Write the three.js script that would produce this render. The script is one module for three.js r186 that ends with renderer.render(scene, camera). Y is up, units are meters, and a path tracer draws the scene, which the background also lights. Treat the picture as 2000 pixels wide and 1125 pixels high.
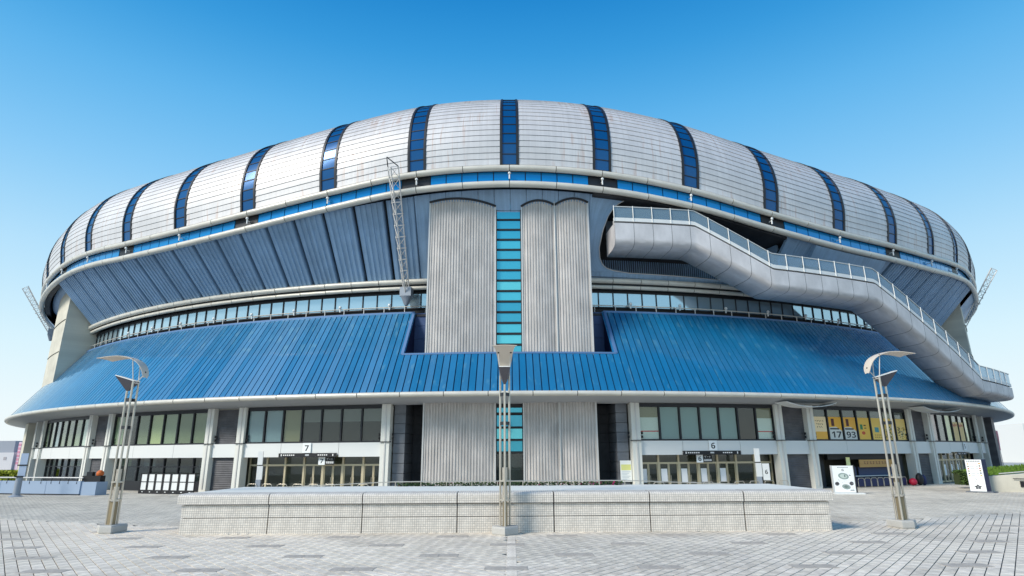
import * as THREE from 'three';
import { mergeGeometries } from 'three/addons/utils/BufferGeometryUtils.js';

// ---------------------------------------------------------------- camera, sky, sun, exposure
const scene = new THREE.Scene();
const RAD = Math.PI / 180;
const camera = new THREE.PerspectiveCamera(50.23, 2000 / 1125, 0.1, 6000);
camera.position.set(0, 3, 0);
camera.rotation.order = 'YXZ';
camera.rotation.set(15.354 * RAD, -0.19 * RAD, -0.35 * RAD);
scene.add(camera);

const SUN = new THREE.Vector3(-0.655, 0.60, 0.46).normalize();
{
  // clear sky: radiance by elevation, the same all the way round
  const stops = [[-90, 150, 155, 160], [-2, 236, 244, 246], [0, 246, 252, 253], [4, 236, 250, 254], [8.8, 217, 244, 255], [16, 180, 225, 253], [23, 136, 202, 247], [30, 96, 180, 237], [36, 58, 155, 222], [41, 35, 135, 208], [60, 26, 112, 186], [90, 22, 100, 172]];
  const lin = c => { c /= 255; return c <= 0.04045 ? c / 12.92 : Math.pow((c + 0.055) / 1.055, 2.4); };
  const W = 256, H = 512, d = new Float32Array(W * H * 4);
  for (let j = 0; j < H; j++) {
    const el = (j + 0.5) / H * 180 - 90;
    let k = 0; while (k < stops.length - 2 && el > stops[k + 1][0]) k++;
    const a = stops[k], b = stops[k + 1], t = Math.min(1, Math.max(0, (el - a[0]) / (b[0] - a[0])));
    for (let i = 0; i < W; i++) {
      const o = (j * W + i) * 4;
      for (let c = 0; c < 3; c++) d[o + c] = lin(a[c + 1] + (b[c + 1] - a[c + 1]) * t);
      d[o + 3] = 1;
    }
  }
  const sky = new THREE.DataTexture(d, W, H, THREE.RGBAFormat, THREE.FloatType);
  sky.mapping = THREE.EquirectangularReflectionMapping; sky.magFilter = THREE.LinearFilter; sky.minFilter = THREE.LinearFilter; sky.needsUpdate = true;
  scene.background = sky; scene.environment = sky;
  scene.environmentIntensity = 1; scene.backgroundIntensity = 1;
}
const sun = new THREE.DirectionalLight(new THREE.Color(1, 0.93, 0.82), 4.0);
sun.position.copy(SUN).multiplyScalar(260).add(new THREE.Vector3(0, 0, -80)); sun.target.position.set(0, 0, -80);
sun.castShadow = true; sun.shadow.radius = 34; sun.shadow.mapSize.set(4096, 4096);
Object.assign(sun.shadow.camera, { left: -170, right: 170, top: 150, bottom: -150, near: 1, far: 600 });
scene.add(sun, sun.target);

const renderer = new THREE.WebGLRenderer({ antialias: true });
renderer.toneMapping = THREE.LinearToneMapping;
renderer.toneMappingExposure = 1.0;
renderer.shadowMap.enabled = true; renderer.shadowMap.type = THREE.PCFSoftShadowMap;

// ---------------------------------------------------------------- helpers
let seed = 12345;
const rnd = () => { seed = (seed * 1664525 + 1013904223) >>> 0; return seed / 4294967296; };
const rr = (a, b) => a + (b - a) * rnd();
const clamp = (x, a = 0, b = 1) => Math.min(b, Math.max(a, x));
const lerp = (a, b, t) => a + (b - a) * t;
const V = (x, y, z) => new THREE.Vector3(x, y, z);
const DZ = 138;                                             // distance from the camera to the stadium's axis
const P = (phi, r, h) => V(r * Math.sin(phi * RAD), h, -DZ + r * Math.cos(phi * RAD));
const used = {};
const numbered = n => { const k = used[n] = (used[n] ?? -1) + 1; return k ? n + '_' + String(k).padStart(3, '0') : n; };
function mesh(name, geo, mat, parent = scene) {
  const m = new THREE.Mesh(geo, mat); m.name = parent === scene ? numbered(name) : name; m.castShadow = m.receiveShadow = true; parent.add(m); return m;
}
function tag(o, label, category, group, kind) { o.userData.label = label; o.userData.category = category; if (group) o.userData.group = group; if (kind) o.userData.kind = kind; return o; }
function thing(name, label, category, pos = [0, 0, 0], turn = 0, group) {
  const g = new THREE.Group(); g.name = numbered(name); g.position.set(...pos); g.rotation.y = turn; scene.add(g); return tag(g, label, category, group);
}
function structure(name, geo, mat, label) { const m = mesh(name, geo, mat); m.userData.kind = 'structure'; if (label) m.userData.label = label; return m; }
function part(name, parent) { const g = new THREE.Group(); g.name = name; parent.add(g); return g; }

// quads collector: every face with its own vertices
class Q {
  constructor() { this.p = []; this.uv = []; this.i = []; }
  quad(a, b, c, d, uv) { const n = this.p.length / 3; for (const v of [a, b, c, d]) this.p.push(v.x, v.y, v.z); (uv ?? [0, 0, 1, 0, 1, 1, 0, 1]).forEach(x => this.uv.push(x)); this.i.push(n, n + 1, n + 2, n, n + 2, n + 3); return this; }
  // shared-vertex sheet, smooth normals inside
  sheet(nu, nv, f, fuv) {
    const n = this.p.length / 3;
    for (let j = 0; j <= nv; j++) for (let i = 0; i <= nu; i++) { const v = f(i / nu, j / nv); this.p.push(v.x, v.y, v.z); const t = fuv ? fuv(i / nu, j / nv) : [i / nu, j / nv]; this.uv.push(t[0], t[1]); }
    for (let j = 0; j < nv; j++) for (let i = 0; i < nu; i++) { const a = n + j * (nu + 1) + i, b = a + 1, c = b + nu + 1, d = a + nu + 1; this.i.push(a, b, c, a, c, d); }
    return this;
  }
  geo() { const g = new THREE.BufferGeometry(); g.setAttribute('position', new THREE.Float32BufferAttribute(this.p, 3)); g.setAttribute('uv', new THREE.Float32BufferAttribute(this.uv, 2)); g.setIndex(this.i); g.computeVertexNormals(); return g; }
}
// slab: f(u, v, w) with w = 1 the outer face; rim walls, and the inner face when closed
function slab(f, nu, nv, fuv, closed = false, q = new Q()) {
  q.sheet(nu, nv, (u, v) => f(u, v, 1), fuv);
  const E = (g, k, uvf) => q.sheet(k, 1, g, uvf);
  const uvx = fuv ?? ((u, v) => [u, v]);
  E((u, w) => f(u, 0, w), nu, (u) => uvx(u, 0)); E((u, w) => f(1 - u, 1, w), nu, (u) => uvx(1 - u, 1));
  E((v, w) => f(0, 1 - v, w), nv, (v) => uvx(0, 1 - v)); E((v, w) => f(1, v, w), nv, (v) => uvx(1, v));
  if (closed) q.sheet(nu, nv, (u, v) => f(1 - u, v, 0), fuv);
  return q;
}
// a curved box between two azimuths, radii and heights (heights may be functions of azimuth)
function arcBox(p0, p1, r0, r1, h0, h1, step = 1, q = new Q()) {
  const n = Math.max(1, Math.ceil(Math.abs(p1 - p0) / step)), fh = h => typeof h === 'function' ? h : () => h, a = fh(h0), b = fh(h1), rm = r1;
  slab((u, v, w) => { const ph = lerp(p0, p1, u); return P(ph, lerp(r0, r1, w), lerp(a(ph), b(ph), v)); }, n, 1, (u, v) => [lerp(p0, p1, u) * RAD * rm, lerp(a(p0), b(p0), v)], true, q);
  return q;
}
const abox = (...a) => arcBox(...a).geo();
function box(x, y, z, w, h, d, rot = 0) { const g = new THREE.BoxGeometry(w, h, d); if (rot) g.rotateY(rot); g.translate(x, y, z); return g; }
function bar(a, b, r, n = 6, r2 = r) {
  const d = b.clone().sub(a), g = new THREE.CylinderGeometry(r2, r, d.length(), n, 1); g.translate(0, d.length() / 2, 0);
  g.applyQuaternion(new THREE.Quaternion().setFromUnitVectors(V(0, 1, 0), d.normalize())); g.translate(a.x, a.y, a.z); return g;
}
const merge = l => mergeGeometries(l.map(g => { const k = g.index ? g.toNonIndexed() : g; for (const n of Object.keys(k.attributes)) if (!['position', 'normal', 'uv'].includes(n)) k.deleteAttribute(n); return k; }));
// a tube following a curve given as a function t -> point
function sweep(f, r, n, m = 10, q = new Q(), caps = true) {
  const pts = []; for (let i = 0; i <= n; i++) pts.push(f(i / n));
  const ring = (i, k) => { const t = pts[Math.min(n, i + 1)].clone().sub(pts[Math.max(0, i - 1)]).normalize(); const s = V(0, 1, 0).cross(t).normalize(), up = t.clone().cross(s); const a = k / m * 2 * Math.PI; return pts[i].clone().addScaledVector(s, Math.cos(a) * r).addScaledVector(up, Math.sin(a) * r); };
  q.sheet(n, m, (u, v) => ring(Math.round(u * n), Math.round(v * m) % m), (u, v) => [u, v]);
  if (caps) for (const e of [0, n]) { const c = q.p.length / 3; q.p.push(pts[e].x, pts[e].y, pts[e].z); q.uv.push(0, 0); for (let k = 0; k < m; k++) { const v = ring(e, k); q.p.push(v.x, v.y, v.z); q.uv.push(0, 0); } for (let k = 0; k < m; k++) { const a = c + 1 + k, b = c + 1 + (k + 1) % m; e ? q.i.push(c, b, a) : q.i.push(c, a, b); } }
  return q;
}

// ---- procedural textures
function hash2(x, y, s) { let h = Math.imul(x, 374761393) + Math.imul(y, 668265263) + Math.imul(s, 974634777); h = Math.imul(h ^ (h >>> 13), 1274126177); return ((h ^ (h >>> 16)) >>> 0) / 4294967296; }
function noise(u, v, n, m, s) { // periodic value noise, n x m cells
  const x = u * n, y = v * m, i = Math.floor(x), j = Math.floor(y), f = x - i, g = y - j, a = f * f * (3 - 2 * f), b = g * g * (3 - 2 * g);
  const w = (k, c) => ((k % c) + c) % c, H = (p, q) => hash2(w(p, n), w(q, m), s);
  return lerp(lerp(H(i, j), H(i + 1, j), a), lerp(H(i, j + 1), H(i + 1, j + 1), a), b);
}
function fbm(u, v, n, m, s, o = 4) { let t = 0, a = 0.5, z = 0; for (let k = 0; k < o; k++) { t += a * noise(u, v, n << k, m << k, s + k * 17); z += a; a *= 0.55; } return t / z; }
function tex(w, h, fn, repU = 1, repV = 1, color = true) {
  const d = new Uint8Array(w * h * 4);
  for (let j = 0; j < h; j++) for (let i = 0; i < w; i++) { const c = fn((i + 0.5) / w, (j + 0.5) / h, i, j), o = (j * w + i) * 4; for (let k = 0; k < 3; k++) d[o + k] = clamp(Array.isArray(c) ? c[k] : c, 0, 255); d[o + 3] = 255; }
  const t = new THREE.DataTexture(d, w, h); t.wrapS = t.wrapT = THREE.RepeatWrapping; t.magFilter = THREE.LinearFilter; t.minFilter = THREE.LinearMipmapLinearFilter; t.generateMipmaps = true;
  t.repeat.set(repU, repV); if (color) t.colorSpace = THREE.SRGBColorSpace; t.needsUpdate = true; return t;
}
const C = (r, g, b) => new THREE.Color().setRGB(r / 255, g / 255, b / 255, THREE.SRGBColorSpace);
const std = (c, roughness = 0.7, metalness = 0, o = {}) => new THREE.MeshStandardMaterial({ color: c, roughness, metalness, ...o });
const phys = (o) => new THREE.MeshPhysicalMaterial(o);
const tint = (c, t) => [c[0] * t, c[1] * t, c[2] * t];

// mottled, grainy surface in metres; base colour with coarse and fine noise
const mottled = (c, amp, size, s, fine = 0.5, px = 256) => tex(px, px, (u, v) => { const n = fbm(u, v, 4, 4, s, 4) - 0.5, f = hash2(Math.floor(u * px), Math.floor(v * px), s + 99) - 0.5; return tint(c, 1 + amp * (n * 2 + f * fine)); }, 1 / size, 1 / size);

const T = {
  roof: tex(1024, 1024, (u, v) => {          // weathered silver sheet: rain streaks and rusty run-offs down from the laps
    const streak = fbm(u, v, 128, 3, 5, 3), pat = fbm(u, v, 7, 6, 8, 4), run = fbm(u, v, 110, 5, 31, 3), fine = hash2(Math.floor(u * 1024), Math.floor(v * 1024), 3);
    let g = 210 + (pat - 0.5) * 30 + (streak - 0.5) * 16 + (fine - 0.5) * 12; let c = [g, g * 0.992, g * 0.99];
    const rust = clamp((run - 0.56) * 6) * clamp((pat - 0.42) * 6); c = [lerp(c[0], 190, rust * 0.42), lerp(c[1], 164, rust * 0.42), lerp(c[2], 150, rust * 0.42)];
    return c;
  }, 1 / 21, 1 / 15),
  blue: tex(512, 512, (u, v) => { const s = fbm(u, v, 60, 3, 15, 3), p = fbm(u, v, 6, 6, 18, 4), f = hash2(Math.floor(u * 512), Math.floor(v * 512), 4); const k = 1 + (p - 0.5) * 0.16 + (s - 0.5) * 0.08 + (f - 0.5) * 0.06; const d = clamp((fbm(u, v, 26, 9, 77, 4) - 0.66) * 8) * 0.4; return [lerp(20 * k, 130, d), lerp(114 * k, 154, d), lerp(162 * k, 174, d)]; }, 1 / 11, 1 / 11),
  slate: tex(512, 512, (u, v) => { const s = fbm(u, v, 70, 3, 25, 3), p = fbm(u, v, 5, 5, 28, 4), f = hash2(Math.floor(u * 512), Math.floor(v * 512), 6); const k = 1 + (p - 0.5) * 0.2 + (s - 0.5) * 0.14 + (f - 0.5) * 0.1; return [138 * k, 168 * k, 196 * k]; }, 1 / 9, 1 / 9),
  ribbed: tex(512, 512, (u, v) => { const s = fbm(u, v, 90, 3, 45, 3), p = fbm(u, v, 6, 5, 48, 4), f = hash2(Math.floor(u * 512), Math.floor(v * 512), 7); const k = 1 + (p - 0.5) * 0.2 + (s - 0.5) * 0.16 + (f - 0.5) * 0.12; return [196 * k, 191 * k, 186 * k]; }, 1 / 8, 1 / 8),
  concrete: mottled([186, 184, 178], 0.12, 5, 51), concreteWarm: mottled([205, 200, 184], 0.1, 5, 52), tube: mottled([214, 210, 198], 0.12, 3, 53, 0.4),
  paver: tex(256, 256, (u, v) => { const p = fbm(u, v, 6, 6, 61, 4), f = hash2(Math.floor(u * 256), Math.floor(v * 256), 9), sp = f > 0.93 ? -0.16 : 0; const k = 1 + (p - 0.5) * 0.3 + (f - 0.5) * 0.16 + sp; return [230 * k, 219 * k, 203 * k]; }, 1 / 1.3, 1 / 1.3),
  dark: mottled([58, 60, 64], 0.2, 3, 71), shutter: mottled([88, 88, 92], 0.14, 2, 72), stone: mottled([108, 112, 118], 0.14, 3, 73),
  mosaic: tex(512, 512, (u, v) => { const n = 16, i = Math.floor(u * n), j = Math.floor(v * n), a = u * n - i, b = v * n - j; const e = Math.min(a, 1 - a, b, 1 - b); const t = 0.95 + 0.07 * hash2(i, j, 81) + 0.1 * (fbm(u, v, 4, 4, 83, 3) - 0.5) + 0.05 * (hash2(Math.floor(u * 512), Math.floor(v * 512), 5) - 0.5); return e < 0.07 ? tint([150, 147, 143], 0.9 + 0.2 * hash2(i * 3 + 1, j * 5, 88)) : tint([222, 215, 204], t); }, 1 / 1.44, 1 / 1.44),
  mosaicBump: tex(512, 512, (u, v) => { const n = 16, a = (u * n) % 1, b = (v * n) % 1; const e = Math.min(a, 1 - a, b, 1 - b); return 255 * clamp((e - 0.05) / 0.08); }, 1 / 1.44, 1 / 1.44, false),
  metal: mottled([206, 202, 194], 0.14, 0.8, 91), leaf: mottled([92, 118, 44], 0.5, 0.6, 93),
};
const M = {
  roof: std(C(255, 255, 255), 0.5, 0.22, { map: T.roof }), roofJoint: std(C(74, 74, 78), 0.8),
  blue: phys({ color: C(255, 255, 255), roughness: 0.34, metalness: 0.1, ior: 1.7, map: T.blue, clearcoat: 1, clearcoatRoughness: 0.07 }), blueJoint: std(C(16, 40, 78), 0.8), blueTrim: std(C(92, 128, 172), 0.5, 0.2),
  slate: std(C(255, 255, 255), 0.45, 0.05, { map: T.slate }), groove: std(C(34, 40, 48), 0.85),
  ribbed: std(C(255, 255, 255), 0.55, 0.1, { map: T.ribbed }), tube: std(C(255, 255, 255), 0.38, 0.12, { map: T.tube }), tubeJoint: std(C(110, 106, 98), 0.8),
  concrete: std(C(255, 255, 255), 0.85, 0, { map: T.concrete }), warm: std(C(255, 255, 255), 0.85, 0, { map: T.concreteWarm }), white: std(C(226, 228, 226), 0.55), whitePanel: std(C(222, 224, 222), 0.5, 0.05),
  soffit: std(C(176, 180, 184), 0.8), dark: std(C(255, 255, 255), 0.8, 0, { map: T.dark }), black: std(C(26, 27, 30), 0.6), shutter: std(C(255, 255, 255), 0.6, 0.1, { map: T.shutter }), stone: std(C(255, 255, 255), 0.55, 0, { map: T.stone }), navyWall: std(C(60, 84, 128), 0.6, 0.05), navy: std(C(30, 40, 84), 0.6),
  frame: std(C(52, 54, 58), 0.45, 0.5), brass: std(C(200, 188, 158), 0.45, 0.3), steel: std(C(246, 242, 234), 0.32, 0.6, { map: T.metal }), paintGrey: std(C(150, 158, 168), 0.5, 0.2), galv: std(C(206, 204, 200), 0.45, 0.3),
  glassBlue: phys({ color: C(14, 140, 204), roughness: 0.14, metalness: 0.35, clearcoat: 0.3, clearcoatRoughness: 0.08 }),
  glassSkylight: phys({ color: C(14, 84, 138), roughness: 0.24, metalness: 0.3 }),
  glassTeal: phys({ color: C(90, 205, 220), roughness: 0.12, metalness: 0.35, clearcoat: 0.6, clearcoatRoughness: 0.04 }),
  glassSky: phys({ color: C(190, 214, 224), roughness: 0.06, metalness: 0.7, clearcoat: 0.5, clearcoatRoughness: 0.04 }),
  glass: phys({ color: C(238, 244, 240), roughness: 0.03, transmission: 1, thickness: 0, ior: 1.52, specularIntensity: 1 }),
  glassRail: phys({ color: C(186, 212, 228), roughness: 0.05, transmission: 0.75, thickness: 0, ior: 1.6 }),
  paver: std(C(255, 255, 255), 0.8, 0, { map: T.paver }), paverDark: std(C(198, 198, 200), 0.75, 0, { map: T.paver }),
  mosaic: std(C(255, 255, 255), 0.5, 0, { map: T.mosaic, bumpMap: T.mosaicBump, bumpScale: 0.004 }), joint: std(C(78, 78, 78), 0.9), column: std(C(222, 222, 214), 0.75),
  leaf: phys({ color: C(255, 255, 255), map: T.leaf, roughness: 0.9, transmission: 0.3, thickness: 0 }), grass: std(C(86, 112, 44), 0.95),
};

// ---------------------------------------------------------------- ground
const toG = (x, z) => V(x, 0, z);
{
  const q = new Q(); q.quad(V(-3000, -0.035, 40), V(3000, -0.035, 40), V(3000, -0.035, -5000), V(-3000, -0.035, -5000), [0, 0, 6000, 0, 6000, 5000, 0, 5000]);
  const ground = structure('ground', q.geo(), std(C(176, 176, 172), 0.9), 'pale grey paved plaza in front of the stadium');
  { const b = new Q(); b.quad(V(-70, -0.02, -9), V(70, -0.02, -9), V(70, -0.02, -78), V(-70, -0.02, -78)); mesh('bedding', b.geo(), std(C(66, 67, 70), 0.95), ground); }
  // foreground: long pavers laid on the diagonal, left half and right half mirrored
  const L = 0.6, B = 0.3, gap = 0.012, th = 0.03, ang = 39 * RAD;
  const lattice = []; for (let j = 0; j < 5; j++) for (let i = -10; i <= 10; i++) if ((i + j) % 2 === 0) lattice.push([-0.15 + 2.14 * i + (0), -(20.98 + 2.4 * (j - 1))]);
  const inLattice = (x, z) => lattice.some(([a, b]) => Math.abs(x - a) < 0.64 && Math.abs(z - b) < 0.36);
  const zb = x => 30.1 + Math.max(0, Math.abs(x) - 16.5) * 0.42;
  const list = [];
  for (const s of [-1, 1]) {
    const d = [Math.sin(s * ang), -Math.cos(s * ang)], n = [Math.cos(s * ang), Math.sin(s * ang)];   // course direction and its normal (x, z)
    for (let k = -140; k < 140; k++) for (let m = -60; m < 90; m++) {
      const a = (m + (k & 1 ? 0.5 : 0) + 0.11 * ((k * 7) % 3)) * L, b = k * B, x = d[0] * a + n[0] * b, z = d[1] * a + n[1] * b;
      if (x * s < 0.02 || z > -13 || -z > zb(x) || Math.abs(x) > -z * 0.86 + 3) continue;
      if (-z > 27.2 && x > -13.6 && x < 13.1) continue;
      list.push([x, z, Math.atan2(-d[1], d[0])]);
    }
  }
  const stain = (x, z) => { const n = fbm((x + 64) / 128, (z + 128) / 128, 24, 24, 301, 3), m = fbm((x + 64) / 128, (z + 128) / 128, 70, 70, 311, 2); return 1 - 0.16 * clamp((n - 0.5) * 5) - 0.1 * clamp((m - 0.62) * 8); };   // spill and tread stains, paver by paver
  list.sort((a, b) => b[1] - a[1]);
  const inView = l => { const f = -l[1]; return f > 17.2 && Math.abs(l[0]) < f * 0.8; };
  const bg = new THREE.BoxGeometry(L - gap, th, B - 0.028); 
  { const uv = bg.attributes.uv, p = bg.attributes.position; for (let i = 0; i < uv.count; i++) uv.setXY(i, p.getX(i), p.getZ(i)); }
  const tones = [0.8, 0.86, 0.91, 0.95, 0.99, 1.02].map((t, i) => std(new THREE.Color(t, t * (i % 2 ? 1 : 0.995), t * (i % 3 ? 1 : 0.985)), 0.8, 0, { map: T.paver }));
  const geos = [0, 1, 2, 3].map(k => { const g = bg.clone(), uv = g.attributes.uv; for (let i = 0; i < uv.count; i++) uv.setXY(i, uv.getX(i) + k * 0.37, uv.getY(i) + k * 0.29); return g; });
  const rest = []; let n = 0;
  for (const l of list) {
    if (n < 290 && inView(l)) { const m = mesh('paver', geos[n % 4], tones[clamp(Math.floor(rnd() * 6 - (1 - stain(l[0], l[1])) * 22), 0, 5)], ground); m.position.set(l[0], -th / 2 + rr(-0.001, 0.003), l[1]); m.rotation.y = l[2]; n++; } else rest.push(l);
  }
  const spine = new THREE.BoxGeometry(0.3, th, 0.588); for (let i = 0; i < 22; i++) { const m = mesh('spine_paver', spine, tones[Math.floor(rnd() * 6)], ground); m.position.set(0, -th / 2 + 0.006, -14.3 - i * 0.6); }
  const im = new THREE.InstancedMesh(bg, M.paver, rest.length), o = new THREE.Object3D(), col = new THREE.Color();
  rest.forEach((l, i) => { o.position.set(l[0], -th / 2 + rr(-0.001, 0.003), l[1]); o.rotation.set(0, l[2], 0); o.updateMatrix(); im.setMatrixAt(i, o.matrix); const t = rr(0.86, 1.03) * stain(l[0], l[1]); im.setColorAt(i, col.setRGB(t, t, t * rr(0.98, 1.005))); });
  im.name = 'paver_field'; im.userData.kind = 'stuff'; im.receiveShadow = true; ground.add(im);
  // darker tile pairs let into the diagonal pavers
  const tg = box(0, 0, 0, 0.6, th, 0.58);
  for (const [x, z] of lattice) { if (Math.abs(x) > -z * 0.8 || (-z > 26.6 && Math.abs(x) < 14) || -z < 16) continue; for (const s of [-1, 1]) { const m = mesh('dark_tile', tg, M.paverDark, ground); m.position.set(x + s * 0.306, -th / 2 + 0.008, z); } }
  // square setts beyond the lamps
  const S = 0.32, SD = 0.78, sg = new THREE.BoxGeometry(S - 0.06, th, SD - 0.13), sl = [];
  for (let i = -175; i <= 175; i++) for (let j = 37; j < 100; j++) {
    const x = (i + (j % 2 ? 0.04 : 0)) * S, z = -(j * SD); if (-z < zb(x) - 0.1 || Math.abs(x) > -z * 0.84 + 2) continue; if (-z < 35.4 && x > -13.7 && x < 13.3) continue;
    if (Math.hypot(x, z + DZ) < 82) continue; sl.push([x, z]);
  }
  const setts = new THREE.InstancedMesh(sg, M.paver, sl.length);
  sl.forEach(([x, z], i) => { o.position.set(x, -th / 2 + rr(-0.002, 0.002), z); o.rotation.set(0, 0, 0); o.updateMatrix(); setts.setMatrixAt(i, o.matrix); const t = rr(0.8, 1.0) * stain(x, z); setts.setColorAt(i, col.setRGB(t * 0.95, t * 0.98, t)); });
  setts.name = 'sett_field'; setts.userData.kind = 'stuff'; setts.receiveShadow = true; ground.add(setts);
}

// ---------------------------------------------------------------- stadium
const hTab = [[-180, 26.4], [-60, 26.4], [-46, 26.7], [-39, 26.8], [-34, 26.5], [-29.5, 26.1], [-23.5, 26.1], [-17.7, 26.7], [-12, 27.8], [-6, 29.1], [0, 29.5], [6, 29.05], [12, 27.9], [17.7, 26.4], [23.6, 25.5], [29.5, 25.4], [35, 25.6], [40, 26.2], [46, 26.8], [60, 26.6], [180, 26.4]];
function hE(ph) {                                           // height of the foot of the roof: the ring rises and falls gently round the dome
  let k = 0; while (k < hTab.length - 2 && ph > hTab[k + 1][0]) k++;
  const a = hTab[Math.max(0, k - 1)], b = hTab[k], c = hTab[k + 1], d = hTab[Math.min(hTab.length - 1, k + 2)], w = c[0] - b[0], t = clamp((ph - b[0]) / w);
  const m0 = k ? (c[1] - a[1]) / (c[0] - a[0]) * w : 0, m1 = d !== c ? (d[1] - b[1]) / (d[0] - b[0]) * w : 0, t2 = t * t, t3 = t2 * t;
  return (2 * t3 - 3 * t2 + 1) * b[1] + (t3 - 2 * t2 + t) * m0 + (-2 * t3 + 3 * t2) * c[1] + (t3 - t2) * m1;
}
const hD = ph => hE(ph) - 1.9;
const profCurve = new THREE.CatmullRomCurve3([[85.3, 0], [85.6, 2.5], [85.2, 5], [84, 7.2], [81.5, 9.3], [78, 11], [72, 13], [64, 15], [50, 18], [30, 20.5], [0.5, 22]].map(([r, h]) => V(r, h, 0)), false, 'centripetal');
const profLen = profCurve.getLength();
profCurve.arcLengthDivisions = 400;
function roofP(ph, s, off = 0) {                            // s metres up the roof from its foot
  const t = clamp(s / profLen), p = profCurve.getPointAt(t), d = profCurve.getTangentAt(t), k = clamp((p.x - 15) / 45);
  return P(ph, p.x + d.y * off, lerp(26.8, hE(ph), k) + p.y - d.x * off);
}
const stadium = thing('stadium', 'vast round stadium with ribbed silver dome and blue skirt roof above glazed gates', 'stadium');
const STRIP = 5.9;

// -- silver roof
{
  const q = new Q(); q.sheet(144, 40, (u, v) => roofP(lerp(-180, 180, u), v * v * 0.985 * profLen + 0.0, -0.09)); 
  const roof = mesh('roof', q.geo(), M.roofJoint, stadium);
  const rowH = 0.6, rows = 24, half = 0.6;
  const panel = (p0, p1, s0, s1, q) => slab((u, v, w) => roofP(lerp(p0, p1, u), lerp(s0, s1, v), lerp(-0.09, w ? 0.045 * (1 - v) : 0, w)), 6, 2, (u, v) => [lerp(p0, p1, u) * RAD * 85, lerp(s0, s1, v)], false, q);
  const far = new Q();
  for (let b = -11; b <= 10; b++) for (let r = 0; r < rows; r++) {
    const p0 = b * STRIP + half, p1 = (b + 1) * STRIP - half, s0 = r * rowH + 0.012, s1 = (r + 1) * rowH - 0.012, near = b >= -7 && b <= 6 && r < 20;
    if (near) mesh('roof_panel', panel(p0, p1, s0, s1).geo(), M.roof, roof); else panel(p0, p1, s0, s1, far);
  }
  // upper roof and the far side, one wide sheet per bay
  for (let b = -31; b < 31; b++) { const vis = b >= -11 && b <= 10; const s0 = vis ? rows * rowH + 0.012 : 0; slab((u, v, w) => roofP(lerp(b * STRIP + (vis ? half : 0), (b + 1) * STRIP - (vis ? half : 0.02), u), lerp(s0, profLen * 0.98, v), lerp(-0.09, 0.01, w)), 4, 14, (u, v) => [lerp(b, b + 1, u) * 8.8, lerp(s0, profLen, v)], false, far); }
  const f = mesh('roof_panel_field', far.geo(), M.roof, roof); f.userData.kind = 'stuff';
  // skylight strips
  const ph = 1.05, n = 14;
  for (let k = -10; k <= 10; k++) {
    const c = k * STRIP, sk = mesh('skylight', (() => {
      const g = new Q();
      for (const s of [-1, 1]) slab((u, v, w) => roofP(c + s * lerp(s > 0 ? 0.44 : 0.58, s > 0 ? 0.58 : 0.44, u), v * n * ph, lerp(-0.09, 0.1, w)), 1, 24, undefined, false, g);
      for (let i = 0; i <= n; i++) slab((u, v, w) => roofP(c + lerp(-0.44, 0.44, u), i * ph - 0.04 + v * 0.08, lerp(-0.09, 0.05, w)), 1, 1, undefined, false, g);
      return g.geo();
    })(), M.frame, roof);
    const field = new Q();
    for (let i = 0; i < n; i++) { const q2 = new Q(), jit = rr(-0.012, 0.012); slab((u, v, w) => roofP(c + lerp(-0.43, 0.43, u), i * ph + 0.05 + v * (ph - 0.1), lerp(-0.08, 0.0 + jit * (v - 0.5), w)), 2, 2, undefined, false, Math.abs(k) <= 9 ? q2 : field); if (Math.abs(k) <= 9) mesh('pane', q2.geo(), M.glassSkylight, sk); }
    if (Math.abs(k) > 9) mesh('pane', field.geo(), M.glassSkylight, sk);
  }
}
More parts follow.
